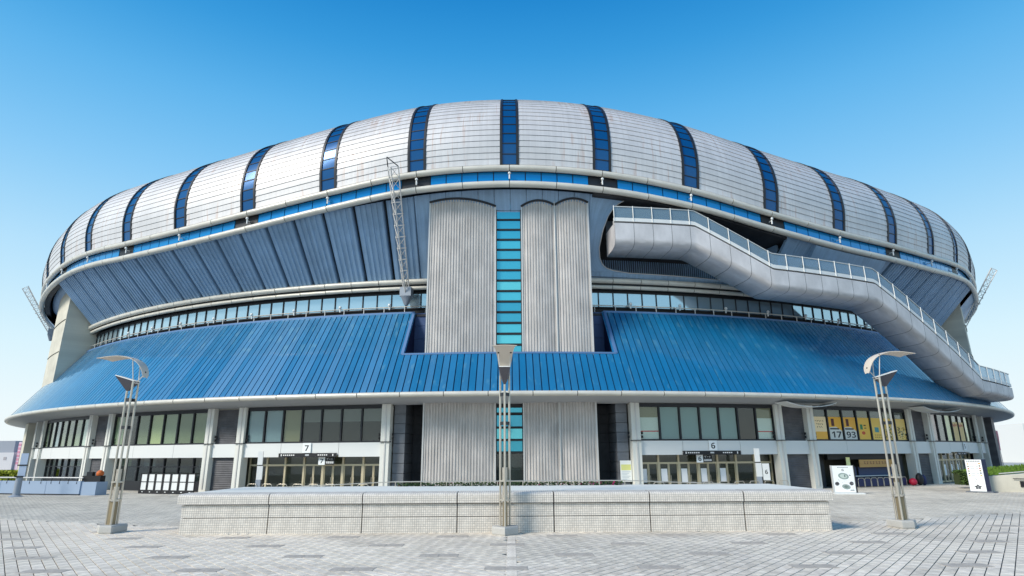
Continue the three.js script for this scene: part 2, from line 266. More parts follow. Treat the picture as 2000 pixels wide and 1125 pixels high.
// -- ring of blue glass between the two tubes
{
  const ring = mesh('ring_wall', arcBox(-180, 180, 84.2, 84.75, p => hD(p) + 0.05, p => hE(p) - 0.1, 2).geo(), M.dark, stadium);
  for (let k = -5; k <= 5; k++) {
    const c = k * 12, w = 1.012, band = mesh('window_band', abox(c - 5.1, c + 5.1, 84.7, 84.9, p => hD(p) + 0.2, p => hD(p) + 0.3, 0.6), M.frame, stadium);
    for (let i = 0; i < 10; i++) { const a = c - 5.06 + i * w; mesh('pane', abox(a + 0.03, a + w - 0.03, 84.72, 84.86 + rr(-0.006, 0.006), p => hD(p) + 0.26, p => hE(p) - 0.52, 1.1), M.glassBlue, band); }
    if (k < 5) { const g = c + 6; const b = mesh('service_panel', abox(g - 0.9, g + 0.9, 84.7, 84.83, p => hD(p) + 0.22, p => hE(p) - 0.5, 0.6), M.frame, stadium); }
  }
  for (let k = -9; k <= 9; k++) { const c = k * STRIP, h = hD(c) + 0.85; mesh('ring_lamp', merge([bar(P(c, 84.85, h), P(c, 85.25, h), 0.05), bar(P(c, 85.25, h - 0.35), P(c, 85.25, h + 0.2), 0.07, 8), new THREE.SphereGeometry(0.14, 8, 6).translate(...P(c, 85.3, h + 0.2).toArray())]), M.white, stadium); }
  const tube = (name, R, hf, r, step, p0, p1, joint = M.tubeJoint) => {
    const core = mesh(name, sweep(t => P(lerp(p0, p1, t), R, hf(lerp(p0, p1, t))), r * 0.93, Math.ceil((p1 - p0) / 1.5), 8).geo(), joint, stadium);
    const n = Math.round((p1 - p0) / step); let done = 0; const rest = new Q();
    for (let i = 0; i < n; i++) { const a = lerp(p0, p1, i / n) + 0.025, b = lerp(p0, p1, (i + 1) / n) - 0.025, mid = (a + b) / 2, f = t => P(lerp(a, b, t), R, hf(lerp(a, b, t))); if (Math.abs(mid) < 62) mesh('tube_segment', sweep(f, r, 4, 12).geo(), M.tube, core); else sweep(f, r, 2, 8, rest, false); }
    if (rest.p.length) { const m = mesh('tube_segment_field', rest.geo(), M.tube, core); m.userData.kind = 'stuff'; }
    return core;
  };
  tube('upper_ring_tube', 85.2, p => hE(p) - 0.28, 0.3, 2.95, -180, 180);
  tube('lower_ring_tube', 85.15, p => hD(p), 0.31, 2.95, -180, 180);
  for (const s of [-1, 1]) {
    const a = s < 0 ? -48 : 5.15, b = s < 0 ? -5.15 : 48;
    tube('gutter_tube', 80.55, () => 19.62, 0.27, 2.04, a, b); tube('gutter_tube', 80.35, () => 19.02, 0.2, 2.04, a, b);
  }
  tube('eave_tube', 86.4, () => 8.08, 0.22, 2.45, -90, 90);
}
// -- the outward-leaning upper wall between the gutters and the ring
const topR = ph => { const k = clamp((Math.abs(ph) - 6) / 9); return lerp(84.05, 84.9, k * k * (3 - 2 * k)); };
const wallP = (ph, t, off = 0) => P(ph, lerp(80.15, topR(ph), t) + off * 0.84, lerp(19.6, hD(ph) - 0.05, t) - off * 0.54);
{
  const G0 = 2.045, wall = part('upper_wall', stadium);
  const backing = new Q();
  for (const [a, b] of [[-43.3, 5.6], [19.2, 49.5]]) backing.sheet(Math.ceil((b - a) / 1.5), 4, (u, v) => wallP(lerp(a, b, u), v, -0.45));
  mesh('wall_backing', backing.geo(), M.groove, wall);
  const ribPanel = (a, b, ribs = 5, tA = 0, tB = 1) => {      // a cassette with raised ribs running up it
    const xs = [[0, 0]], wv = 1 / ribs; for (let i = 0; i < ribs; i++) { const o = i * wv; xs.push([o + 0.02, 0.02], [o + wv * 0.34, 0.02], [o + wv * 0.42, 0.13], [o + wv * 0.88, 0.13], [o + wv * 0.96, 0.02]); } xs.push([1, 0.02]);
    const q = new Q(), L = (x, t) => wallP(lerp(a, b, x[0]), t, x[1]);
    for (let i = 0; i + 1 < xs.length; i++) { const A = xs[i], B = xs[i + 1], m = 5; q.sheet(1, m, (u, v) => wallP(lerp(lerp(a, b, A[0]), lerp(a, b, B[0]), u), lerp(tA, tB, v), lerp(A[1], B[1], u)), (u, v) => [lerp(lerp(a, b, A[0]), lerp(a, b, B[0]), u) * RAD * 83, lerp(tA, tB, v) * 8.4]); }
    for (const e of [a, b]) q.sheet(1, 4, (u, v) => wallP(e, lerp(tA, tB, v), lerp(-0.45, 0.02, u)));
    return q.geo();
  };
  for (let k = 0; k < 18; k++) { const b = -6.28 - k * G0; mesh('wall_panel', ribPanel(b - G0 + 0.22, b - 0.02), M.slate, wall); }
  for (let k = 0; k < 9; k++) { const a = 29.6 + k * G0; mesh('wall_panel', ribPanel(a + 0.32, a + G0 - 0.02), M.slate, wall); }
  // plain cladding over the stair tower, beside the recess and up to the right-hand panels
  const plain = (a, b, t0, t1, n = 3) => mesh('wall_panel', slab((u, v, w) => wallP(lerp(a, b, u), lerp(t0, t1, v), lerp(-0.3, 0, w)), n, 5, (u, v) => [lerp(a, b, u) * RAD * 83, lerp(t0, t1, v) * 8.4]).geo(), M.slate, wall);
  for (let k = 0; k < 11; k++) { const a = -6.26 + k * 1.05; plain(a + 0.015, a + 1.035, 0, 1); }
  // edge of the recess: rounded on its left side
  const edge = [[0.12, 8.4], [0.125, 7.6], [0.15, 6.9], [0.2, 6.45], [0.28, 6.2], [0.4, 6.1], [0.6, 6.25], [0.78, 6.55], [0.9, 6.95], [1, 7.7]];
  const eAt = t => { let k = 0; while (k < edge.length - 2 && t > edge[k + 1][0]) k++; const [a, b] = [edge[k], edge[k + 1]]; return lerp(a[1], b[1], clamp((t - a[0]) / (b[0] - a[0]))); };
  mesh('wall_panel', slab((u, v, w) => { const t = lerp(0.12, 1, v); return wallP(lerp(5.3, eAt(t), u), t, lerp(-0.5, 0.004, w)); }, 4, 26, (u, v) => [u * 1.6, v * 7.4]).geo(), M.slate, wall);
  for (let k = 0; k < 14; k++) { const a = 5.3 + k; plain(a, a + 0.985, 0, 0.118, 2); }
  const lip = []; for (let i = 0; i <= 30; i++) { const t = lerp(1, 0.12, i / 30); lip.push(wallP(eAt(t) + 0.02, t, 0.03)); } for (let i = 1; i <= 20; i++) lip.push(wallP(8.4 + i * 0.54, 0.12, 0.03));
  mesh('recess_lip', sweep(t => { const x = t * (lip.length - 1), i = Math.min(lip.length - 2, Math.floor(x)); return lip[i].clone().lerp(lip[i + 1], x - i); }, 0.05, 60, 6).geo(), M.galv, wall);
  // recess behind: back wall with ribs, floor, end wall, ceiling
  mesh('recess_wall', abox(5.4, 20.5, 78.4, 78.8, 19.6, 27.6), M.dark, wall);
  const rib = new Q(); for (let i = 0; i < 62; i++) { const a = 6.4 + i * 0.17; arcBox(a, a + 0.08, 78.8, 78.9, 20.3, 22.3, 1, rib); } mesh('louvre', rib.geo(), M.slate, wall);
  mesh('recess_floor', abox(5.4, 20.5, 78.4, 80.4, 20.0, 20.3), M.shutter, wall);
  mesh('recess_ceiling', abox(5.4, 20.5, 78.4, 84.6, p => hD(p) - 0.3, p => hD(p) - 0.1), M.dark, wall);
  mesh('recess_end', abox(5.3, 5.45, 78.4, 80.6, 19.6, 27.4), M.dark, wall); mesh('recess_end', abox(19.2, 19.4, 78.4, 83, 20, p => hD(p) - 0.4), M.slate, wall);
  // right of the recess: cladding, a projecting hood and the dark slot under it
  for (let k = 0; k < 10; k++) { const a = 19.2 + k * 1.04; plain(a + 0.015, a + 1.025, 0, 0.42); plain(a + 0.015, a + 1.025, k > 1 && k < 9 ? 0.58 : 0.42, 1); }
  mesh('hood', slab((u, v, w) => { const ph = lerp(21.4, 28.6, u); return wallP(ph, lerp(0.6, 0.97, v), lerp(0, lerp(0.75, 0.35, v), w)); }, 8, 2, (u, v) => [u * 10, v * 3], true).geo(), M.slate, wall);
  // far side of the building, plain
  const rear = new Q(); for (const [a, b, o] of [[50, 180, 0], [-180, -58, 0], [-58, -43.2, -1.2]]) rear.sheet(40, 3, (u, v) => wallP(lerp(a, b, u), v, o)); mesh('rear_cladding', rear.geo(), M.slate, wall);
}
// -- clerestory windows, walkway rail and dark wall behind
{
  mesh('drum', abox(-180, 180, 76, 77.3, 0, 27, 3), M.dark, stadium);
  mesh('clerestory_soffit', abox(-180, 180, 77.3, 80.4, 19.25, 19.4, 2), M.frame, stadium);
  mesh('gutter_walk', abox(-180, 180, 77.3, 80.4, 16.15, 16.35, 2), M.dark, stadium);
  for (const s of [-1, 1]) {
    const cl = mesh('clerestory', abox(Math.min(s * 5.2, s * 48), Math.max(s * 5.2, s * 48), 79.5, 79.68, 17.08, 17.2), M.frame, stadium); mesh('head_rail', abox(Math.min(s * 5.2, s * 48), Math.max(s * 5.2, s * 48), 79.5, 79.68, 18.62, 18.95), M.frame, cl);
    mesh('upstand', abox(Math.min(s * 5.2, s * 48), Math.max(s * 5.2, s * 48), 79.3, 79.5, 16.3, 17.1), M.black, cl);
    for (let i = 0; i < 40; i++) { const a = s * (5.27 + i * 1.08), b = a + s * 1.02; mesh('pane', abox(Math.min(a, b), Math.max(a, b), 79.4, 79.6 + rr(-0.004, 0.004), 17.2, 18.65), M.glassSky, cl); mesh('mullion', abox(Math.max(a, b) - 1.08 * (s > 0 ? 1 : 0) - 0.03, Math.max(a, b) - 1.08 * (s > 0 ? 1 : 0) + 0.03, 79.5, 79.7, 17.08, 18.95), M.frame, cl); }
    const rail = mesh('roof_rail', sweep(t => P(s * lerp(5.3, 48, t), 80.1, 17.22), 0.055, 40, 6).geo(), M.tube, stadium);
    for (let i = 0; i < 28; i++) { const a = s * (5.9 + i * 1.5); mesh('rail_post', bar(P(a, 80.1, 16.4), P(a, 80.1, 17.22), 0.05), M.galv, rail); }
    for (let i = 0; i < 8; i++) { const a = s * (8.5 + i * 3.7); mesh('roof_floodlight', merge([bar(P(a, 80.15, 16.95), P(a, 80.15, 17.4), 0.07), new THREE.SphereGeometry(0.16, 8, 6).translate(...P(a, 80.2, 17.42).toArray())]), M.white, rail); }
  }
}
// -- blue skirt roof: separate long sheets with open dark joints, notched round the stair tower
const skirtP = (ph, t, off = 0) => P(ph, lerp(86.35, 80.4, t) + off * 0.82, lerp(8.2, 16.5, t) + off * 0.57);
{
  const q = new Q(), NT = 0.445;
  q.sheet(120, 3, (u, v) => skirtP(lerp(-90, -6.6, u), v, -0.07)); q.sheet(120, 3, (u, v) => skirtP(lerp(6.45, 90, u), v, -0.07)); q.sheet(20, 2, (u, v) => skirtP(lerp(-6.6, 6.45, u), v * NT, -0.07));
  const skirt = mesh('skirt_roof', q.geo(), M.blueJoint, stadium);
  const w = 0.413, half = 0.03, blues = [0.96, 0.98, 1, 1.02, 0.97, 0.99].map((t, i) => { const m = M.blue.clone(); m.color.setRGB(t, t, t); m.roughness = 0.3 + 0.03 * i; return m; });
  for (let i = -144; i < 144; i++) {
    const a = i * w + half + 0.1, b = a + w - 2 * half, t1 = (a > -6.62 && b < 6.5) ? NT : 1, wob = rr(-0.004, 0.004), ou = rr(0, 11);
    mesh('roof_sheet', slab((u, v, x) => skirtP(lerp(a, b, u), v * t1, lerp(-0.07, 0.02 + wob * (u - 0.5) * 2, x)), 1, 3, (u, v) => [lerp(a, b, u) * RAD * 84 + ou, v * t1 * 10.2]).geo(), blues[Math.floor(rnd() * 6)], skirt);
  }
  mesh('top_trim', merge([abox(-61, -6.6, 80.2, 80.45, 16.42, 16.62), abox(6.45, 61, 80.2, 80.45, 16.42, 16.62)]), M.blueTrim, skirt);
  const far = new Q(); far.sheet(30, 1, (u, v) => skirtP(lerp(-90, -59.5, u), v, 0.01)); far.sheet(30, 1, (u, v) => skirtP(lerp(59.6, 90, u), v, 0.01)); mesh('far_sheet', far.geo(), M.blue, skirt);
  // notch: cheeks, back walls and edge trims
  for (const s of [-1, 1]) {
    const e = s < 0 ? -6.6 : 6.45;
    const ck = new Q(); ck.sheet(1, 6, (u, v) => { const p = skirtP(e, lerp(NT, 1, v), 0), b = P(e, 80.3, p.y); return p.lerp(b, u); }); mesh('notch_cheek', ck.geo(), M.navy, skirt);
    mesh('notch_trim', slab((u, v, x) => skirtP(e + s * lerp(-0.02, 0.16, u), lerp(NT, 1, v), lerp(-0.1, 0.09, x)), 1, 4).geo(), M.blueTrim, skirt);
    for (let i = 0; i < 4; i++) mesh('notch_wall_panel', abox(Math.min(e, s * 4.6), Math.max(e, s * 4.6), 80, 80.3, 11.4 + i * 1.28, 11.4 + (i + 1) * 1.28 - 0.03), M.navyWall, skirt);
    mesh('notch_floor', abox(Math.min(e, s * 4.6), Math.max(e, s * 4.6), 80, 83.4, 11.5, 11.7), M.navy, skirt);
  }
  mesh('notch_sill', abox(-6.7, 6.55, 83.5, 83.78, 11.86, 12.02, 1), M.blueTrim, skirt);
  // soffit under the eave
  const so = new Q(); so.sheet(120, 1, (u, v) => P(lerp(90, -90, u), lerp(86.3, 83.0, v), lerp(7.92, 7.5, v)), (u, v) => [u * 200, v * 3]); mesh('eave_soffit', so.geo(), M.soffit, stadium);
}
// -- stair tower: three bowed ribbed walls and a ladder of teal windows
{
  const tower = part('stair_tower', stadium), Z = -54.78, TOP = 27.2;
  const lobe = (x0, x1, bow) => {
    const n = Math.round((x1 - x0) / 0.255), q = new Q(), zAt = x => { const t = (x - x0) / (x1 - x0) * 2 - 1; return Z + bow * (1 - t * t); }, pts = [];
    for (let i = 0; i < n; i++) { const w = (x1 - x0) / n, a = x0 + i * w, k = rr(0.85, 1.15); pts.push([a + 0.02, 0], [a + w * 0.3, 0], [a + w * 0.42, 0.085 * k], [a + w * 0.85, 0.085 * k], [a + w * 0.97, 0]); }
    for (let i = 0; i + 1 < pts.length; i++) q.sheet(1, 8, (u, v) => { const A = pts[i], B = pts[i + 1], x = lerp(A[0], B[0], u); return V(x, v * TOP, zAt(x) + lerp(A[1], B[1], u)); }, (u, v) => [lerp(pts[i][0], pts[i + 1][0], u) + 40, v * TOP]);
    mesh('ribbed_wall', q.geo(), M.ribbed, tower);
    for (const x of [x0, x1]) mesh('corner_trim', box(x, TOP / 2, Z + 0.02, 0.14, TOP, 0.3), M.galv, tower);
  };
  lobe(-7.6, -1.36, 0.26); lobe(1.14, 4.24, 0.22); lobe(4.32, 7.46, 0.22);
  for (const [x0, x1, bow] of [[-7.6, -1.36, 0.26], [1.14, 4.24, 0.22], [4.32, 7.46, 0.22]]) mesh('arch_trim', sweep(t => { const x = lerp(x0 - 0.05, x1 + 0.05, t), k = (x - x0) / (x1 - x0) * 2 - 1, z = Z + bow * (1 - k * k) + 0.12, ph = Math.atan2(x, z + DZ) / RAD, r = Math.hypot(x, z + DZ), u = (r - 80.15) / (topR(ph) - 80.15); return V(x, lerp(19.6, hD(ph) - 0.05, u) + 0.02, z + 0.04); }, 0.11, 24, 8).geo(), M.frame, tower);
  mesh('tower_core', box(-0.06, TOP / 2, Z - 2.3, 14.7, TOP, 4), M.dark, tower);
  const zf = Z - 0.12, xs = [-1.27, 1.05];
  const panes = []; for (let h = 11.75; h < 26.3; h += 1.005) panes.push([h + 0.12, h + 0.9]);
  panes.push([6.75, 7.15], [5.55, 6.5], [4.5, 5.42], [3.45, 4.37]);
  const teals = [[84, 196, 212], [70, 182, 204], [104, 210, 218], [60, 170, 196]].map(c => phys({ color: C(...c), roughness: 0.07, metalness: 0.5, clearcoat: 0.5, clearcoatRoughness: 0.03 }));
  for (const [a, b] of panes) { const g = new THREE.BoxGeometry(2.24, b - a, 0.06); g.rotateX(rr(-0.02, 0.02)); g.translate(-0.11, (a + b) / 2, zf - 0.03); mesh('tower_pane', g, teals[Math.floor(rnd() * 4)], tower); }
  const fr = []; for (const x of xs) fr.push(box(x, TOP / 2, zf, 0.1, TOP, 0.2)); for (const [a] of panes) fr.push(box(-0.11, a - 0.11, zf, 2.3, 0.16, 0.16));
  mesh('window_frame', merge(fr), M.black, tower);
  mesh('entrance_pane', box(-0.7, 1.65, zf - 0.02, 1.1, 3.2, 0.04), M.glass, tower); mesh('entrance_pane', box(0.47, 1.65, zf - 0.02, 1.1, 3.2, 0.04), M.glass, tower);
  for (const h of [7.55]) mesh('downpipe', merge([bar(V(4.26, 0.2, Z + 0.22), V(4.26, 26.6, Z + 0.22), 0.06), box(4.26, 5.2, Z + 0.22, 0.16, 0.1, 0.16), box(4.26, 2.3, Z + 0.22, 0.16, 0.1, 0.16)]), M.galv, tower);
}
// -- lettering and prints
function print(w, h, draw) {
  const c = document.createElement('canvas'); c.width = w; c.height = h; const g = c.getContext('2d'); draw(g, w, h);
  const t = new THREE.CanvasTexture(c); t.colorSpace = THREE.SRGBColorSpace; return std(C(255, 255, 255), 0.55, 0, { map: t });
}
const fill = (g, w, h, c) => { g.fillStyle = c; g.fillRect(0, 0, w, h); };
const digit = (d, bg = '#eef2f2') => print(128, 160, (g, w, h) => { fill(g, w, h, bg); g.fillStyle = '#15181c'; g.font = 'bold 128px sans-serif'; g.textAlign = 'center'; g.textBaseline = 'middle'; g.fillText(d, w / 2, h / 2 + 4); });
const strokes = (g, list, s, x, y) => { g.beginPath(); for (const l of list) { g.moveTo(x + l[0] * s, y + l[1] * s); for (let i = 2; i < l.length; i += 2) g.lineTo(x + l[i] * s, y + l[i + 1] * s); } g.stroke(); };
const GE = [[3, 1, 1, 5], [2, 3, 8, 3], [6, 3, 6, 6, 4, 9], [8, 0, 8.6, 1.2], [9.4, 0, 10, 1.2]], LONG = [[1, 5, 9, 5]], TO = [[4, 1, 4, 9], [4, 4, 8, 6]];
const gateText = print(192, 128, (g, w, h) => {              // white katakana over a row of heavy kanji on black
  fill(g, w, h, '#101216'); g.strokeStyle = '#f2f2f0'; g.lineWidth = 5; strokes(g, GE, 4.6, 22, 10); strokes(g, LONG, 4.6, 72, 10); strokes(g, TO, 4.6, 120, 10);
  g.lineWidth = 6; for (let i = 0; i < 4; i++) { const x = 16 + i * 42; strokes(g, [[0, 1, 8, 1], [0, 4.5, 8, 4.5], [0, 8, 8, 8], [0.5, 0, 0.5, 9], [7.6, 0, 7.6, 9], [4, i % 2 ? 0 : 4, 4, 9]], 4, x, 72); }
});
const stripText = print(512, 48, (g, w, h) => { fill(g, w, h, '#17181d'); g.fillStyle = '#e8e8e6'; for (const [x, n] of [[40, 6], [350, 5]]) for (let i = 0; i < n; i++) g.fillRect(x + i * 18, 16, 12, 14); g.fillRect(20, 10, 9, 26); g.fillRect(478, 10, 9, 26); g.fillStyle = '#bfc4c6'; g.fillRect(238, 14, 34, 18); });
function plate(name, phi, R, hc, w, h, mat, parent, d = 0.05) { const m = mesh(name, new THREE.BoxGeometry(w, h, d), mat, parent); m.position.copy(P(phi, R, hc)); m.rotation.y = phi * RAD; return m; }
// posters behind the glass on the right: warm yellow prints, some with a player's shirt number
const poster = (k) => print(128, 256, (g, w, h) => {
  const y = ['#fbe3b4', '#f3b63a', '#f1b545', '#f5c552', '#f7cf66', '#eec55e', '#f6d27a'][k]; fill(g, w, h, y); const r = (a, b) => a + (b - a) * hash2(k, g.__n = (g.__n || 0) + 1, 7);
  if (k === 0) { g.fillStyle = '#f5b94c'; g.fillRect(0, 170, w, 86); g.strokeStyle = '#5b4330'; g.lineWidth = 4; for (let l = 0; l < 3; l++) for (let i = 0; i < 5 - l; i++) { g.beginPath(); const x = 22 + i * 18 + l * 8, yy = 40 + l * 34; g.moveTo(x, yy); g.lineTo(x + r(4, 12), yy + r(6, 16)); g.lineTo(x + r(0, 10), yy + r(12, 22)); g.stroke(); } }
  if (k === 1 || k === 2) { g.fillStyle = '#d8dad4'; g.beginPath(); g.moveTo(0, 120); g.lineTo(70, 112); g.lineTo(w, 160); g.lineTo(w, h); g.lineTo(0, h); g.fill(); g.fillStyle = '#5c2a26'; g.fillRect(26, 20, 30, 84); g.fillStyle = '#2c3138'; g.fillRect(8, 128, 92, 16); g.font = 'bold 96px sans-serif'; g.textAlign = 'center'; g.fillText(k === 1 ? '17' : '93', 66, 236); }
  if (k === 3) { g.fillStyle = '#3c8a54'; g.fillRect(20, 80, 30, 60); g.fillStyle = '#d2552e'; g.beginPath(); g.arc(52, 180, 20, 0, 7); g.fill(); g.fillStyle = '#4a3a22'; g.fillRect(62, 84, 26, 14); g.fillRect(66, 118, 24, 10); }
  if (k === 4) { g.fillStyle = '#4d9aa0'; g.fillRect(34, 110, 48, 58); g.fillStyle = '#b98a3a'; for (let i = 0; i < 8; i++) g.fillRect(24 + (i % 4) * 22, 196 + Math.floor(i / 4) * 26, 14, 12); }
  if (k > 4) { for (let i = 0; i < 60; i++) { g.fillStyle = ['#8a6a2c', '#57632e', '#c9a24e', '#3b3a30', '#e9dcae'][Math.floor(r(0, 5))]; g.fillRect(r(8, 110), r(96, 236), r(6, 22), r(6, 20)); } }
});
// -- ground storeys
{
  const fa = part('facade', stadium), R = 83.42;
  const inner = new Q(); arcBox(-47, 47, 78.9, 79.2, 0, 7.45, 2, inner); mesh('interior_wall', inner.geo(), std(C(120, 116, 104), 0.9), fa);
  const fl = new Q(); for (const [a, b] of [[-47, -7.2], [7.2, 47]]) { arcBox(a, b, 79.2, 82.9, 3.4, 3.9, 2, fl); arcBox(a, b, 79.2, 83.3, 7.42, 7.55, 2, fl); } mesh('interior_slab', fl.geo(), std(C(140, 138, 130), 0.9), fa);
  mesh('interior_floor', abox(-47, 47, 79.2, 83.3, 0.0, 0.03, 2), std(C(96, 94, 90), 0.6), fa);
  const cols = [7.5, 17.25, 19.75, 29.8, 32.5, 42.4, 45.2];
  for (const s of [-1, 1]) for (const c of cols) {
    const k = mesh('column', abox(s * c - 0.27, s * c + 0.27, 82.9, 83.78, 0, 7.56, 0.3), M.column, fa);
    mesh('cable_channel', abox(s * c - 0.03, s * c + 0.05, 83.78, 83.84, 0.3, 7.5), M.galv, k);
    mesh('band_clip', abox(s * c - 0.33, s * c + 0.33, 83.5, 83.9, 4.28, 4.34), M.frame, k);
    for (const e of [-1, 1]) if (!(c === 7.5 && e * s < 0) || true) mesh('wall_lamp', merge([0, 0.32].map(y => new THREE.CylinderGeometry(0.09, 0.09, 0.22, 8).translate(...P(s * c + e * 0.42, 83.5, 4.62 + y).toArray()))), M.black, k);
  }
  const boardMats = { bluegrey: std(C(153, 174, 192), 0.9), slateblue: std(C(143, 176, 186), 0.9), beige: std(C(157, 148, 120), 0.9), olive: std(C(139, 146, 115), 0.9), green: std(C(170, 178, 147), 0.9), yellow: std(C(217, 217, 161), 0.9), pale: std(C(250, 250, 250), 0.9), sky: std(C(250, 250, 250), 0.9), grey: std(C(122, 122, 125), 0.9), pink: std(C(250, 202, 212), 0.8), night: std(C(24, 26, 30), 0.8), red: std(C(243, 64, 56), 0.7), cream: std(C(250, 250, 179), 0.8) };
  const posters = [0, 1, 2, 3, 4, 5, 6].map(poster);
  const redPrint = print(128, 256, (g, w, h) => { fill(g, w, h, '#f3dd9c'); g.fillStyle = '#e8c98a'; g.fillRect(20, 70, 88, 186); g.strokeStyle = '#b9352f'; g.lineWidth = 12; g.beginPath(); g.moveTo(10, 20); g.lineTo(30, 60); g.lineTo(60, 24); g.lineTo(60, 64); g.lineTo(100, 30); g.lineTo(118, 60); g.stroke(); });
  const bays = [
    [-17.25, -7.5, ['bluegrey', 'bluegrey', 'beige', 'split', 'split', 'split', 'split'], 'gate'], [-29.8, -19.75, ['green', null, 'olive', 'yellow', 'green', 'olive', 'olive'], 'window'], [-42.4, -32.5, ['olive', 'olive', 'bluegrey', 'olive', 'olive', 'green', 'pale'], 'window'],
    [7.5, 17.25, ['half', 'slateblue', 'slateblue', 'slateblue', 'slateblue', null, 'half'], 'gate'], [19.75, 29.8, [0, 1, 2, 3, 4, 5, 6], 'booth'], [32.5, 42.4, ['pink', 'grey', 'cream', 'R', 'R', 'cream', null], 'gate'],
  ];
  for (const [A, B, blinds, lower] of bays) {
    const a = A + 0.27, b = B - 0.27, W = b - a, n = 7;
    // white spandrel band in three boards
    const cuts = [0, 0.29, 0.71, 1]; for (let i = 0; i < 3; i++) mesh('band_panel', abox(a + W * cuts[i] + 0.012, a + W * cuts[i + 1] - 0.012, 82.9, 83.55, i === 1 && lower === 'gate' ? 3.22 : 3.08, 4.28, 1), M.whitePanel, fa);
    // upper windows
    const win = mesh('window', (() => { const q = new Q(); arcBox(a, b, R - 0.12, R + 0.08, 4.28, 4.42, 1, q); arcBox(a, b, R - 0.12, R + 0.08, 7.2, 7.5, 1, q); for (let i = 0; i <= n; i++) { const x = lerp(a, b, i / n); arcBox(Math.max(a, x - 0.05), Math.min(b, x + 0.05), R - 0.12, R + 0.1, 4.3, 7.3, 1, q); } return q.geo(); })(), M.frame, fa);
    for (let i = 0; i < n; i++) {
      const x0 = lerp(a, b, i / n) + 0.05, x1 = lerp(a, b, (i + 1) / n) - 0.05, k = blinds[i], mid = (x0 + x1) / 2, ww = (x1 - x0) * RAD * R;
      mesh('pane', abox(x0, x1, R - 0.03, R - 0.015, 4.42, 7.2, 2), M.glass, win);
      const bd = (m, h0, h1, off = 0.1) => mesh('blind', abox(x0 + 0.02, x1 - 0.02, R - off - 0.03, R - off, h0, h1, 2), m, win);
      if (k === 'split') { bd(boardMats.grey, 6.1, 7.2); bd(boardMats.night, 4.4, 6.1); }
      else if (k === 'half') { bd(boardMats.beige, 6.3, 7.2); bd(boardMats.sky, 5.15, 6.3); bd(boardMats.red, 5.05, 5.15); bd(boardMats.sky, 4.4, 5.05); }
      else if (k === 'R' || typeof k === 'number') { const m = mesh('poster', new THREE.PlaneGeometry(ww * 0.9, 2.1).translate(0, 0, 0), k === 'R' ? redPrint : posters[k], win); m.position.copy(P(mid, R + 0.01, 5.48)); m.rotation.y = mid * RAD; bd(boardMats[i % 2 ? 'beige' : 'grey'], 6.55, 7.2); }
      else if (k) bd(boardMats[k], 4.4, 7.2);
    }
    if (lower === 'window') {
      const lw = mesh('window', (() => { const q = new Q(); arcBox(a, b, R - 0.7, R - 0.5, 0, 0.9, 1, q); for (let i = 0; i <= n; i++) { const x = lerp(a, b, i / n); arcBox(Math.max(a, x - 0.05), Math.min(b, x + 0.05), R - 0.75, R - 0.5, 0.9, 3.3, 1, q); } arcBox(a, b, R - 0.75, R - 0.52, 2.2, 2.28, 1, q); return q.geo(); })(), M.frame, fa);
      for (let i = 0; i < n; i++) { const x0 = lerp(a, b, i / n) + 0.05, x1 = lerp(a, b, (i + 1) / n) - 0.05; mesh('pane', abox(x0, x1, R - 0.64, R - 0.62, 0.9, 3.3, 2), M.glass, lw); if (hash2(i, A | 0, 5) > 0.45) mesh('blind', abox(x0, x1, R - 1.2, R - 1.17, 2.28, 3.3, 2), boardMats[['olive', 'green', 'grey', 'beige'][i % 4]], lw); }
    } else if (lower === 'gate') {
      const right = A > 0, doors = right ? [0, 1, 2, 3, 4] : [3, 4, 5, 6], Rg = 82.5, jm = new Q();
      for (let i = 0; i <= n; i++) { const x = lerp(a, b, i / n); arcBox(Math.max(a, x - 0.06), Math.min(b, x + 0.06), Rg - 0.1, Rg + 0.1, 0, 3.3, 1, jm); }
      arcBox(a, b, Rg - 0.08, Rg + 0.085, 2.3, 2.46, 1, jm); arcBox(a, b, Rg - 0.08, Rg + 0.08, 3.1, 3.3, 1, jm);
      const gt = mesh('gate_frame', jm.geo(), M.brass, fa);
      for (let i = 0; i < n; i++) {
        const x0 = lerp(a, b, i / n) + 0.06, x1 = lerp(a, b, (i + 1) / n) - 0.06, xm = (x0 + x1) / 2;
        mesh('transom_pane', abox(x0, x1, Rg - 0.02, Rg, 2.46, 3.1, 2), M.glass, gt);
        if (doors.includes(i)) for (const [u0, u1, sd] of [[x0, xm, 1], [xm, x1, -1]]) { const d = mesh('door', (() => { const q = new Q(); arcBox(u0 + 0.01, u0 + 0.06, Rg - 0.04, Rg + 0.04, 0.03, 2.3, 1, q); arcBox(u1 - 0.06, u1 - 0.01, Rg - 0.04, Rg + 0.04, 0.03, 2.3, 1, q); arcBox(u0 + 0.06, u1 - 0.06, Rg - 0.035, Rg + 0.035, 0.03, 0.18, 1, q); return q.geo(); })(), M.brass, gt); mesh('door_pane', abox(u0 + 0.06, u1 - 0.06, Rg - 0.012, Rg + 0.004, 0.18, 2.3, 2), M.glass, gt); const hx = sd > 0 ? u1 - 0.1 : u0 + 0.1; mesh('handle', bar(P(hx, Rg + 0.1, 0.8), P(hx, Rg + 0.1, 1.35), 0.02), M.steel, gt); if (right && i % 2 === 0 && sd > 0 || right && sd > 0) mesh('notice', abox(u0 + 0.1, u1 - 0.1, Rg + 0.006, Rg + 0.012, 0.75, 1.9, 2), boardMats.sky, gt); }
        else mesh('pane', abox(x0, x1, Rg - 0.02, Rg, 0.03, 2.3, 2), M.glass, gt);
      }
      const num = right ? (A > 20 ? '5' : '6') : '7', pc = right ? (A > 20 ? 38.3 : 12.4) : -12.5;
      plate('gate_number', pc, 83.62, 3.86, 0.8, 0.86, digit(num), fa, 0.06);
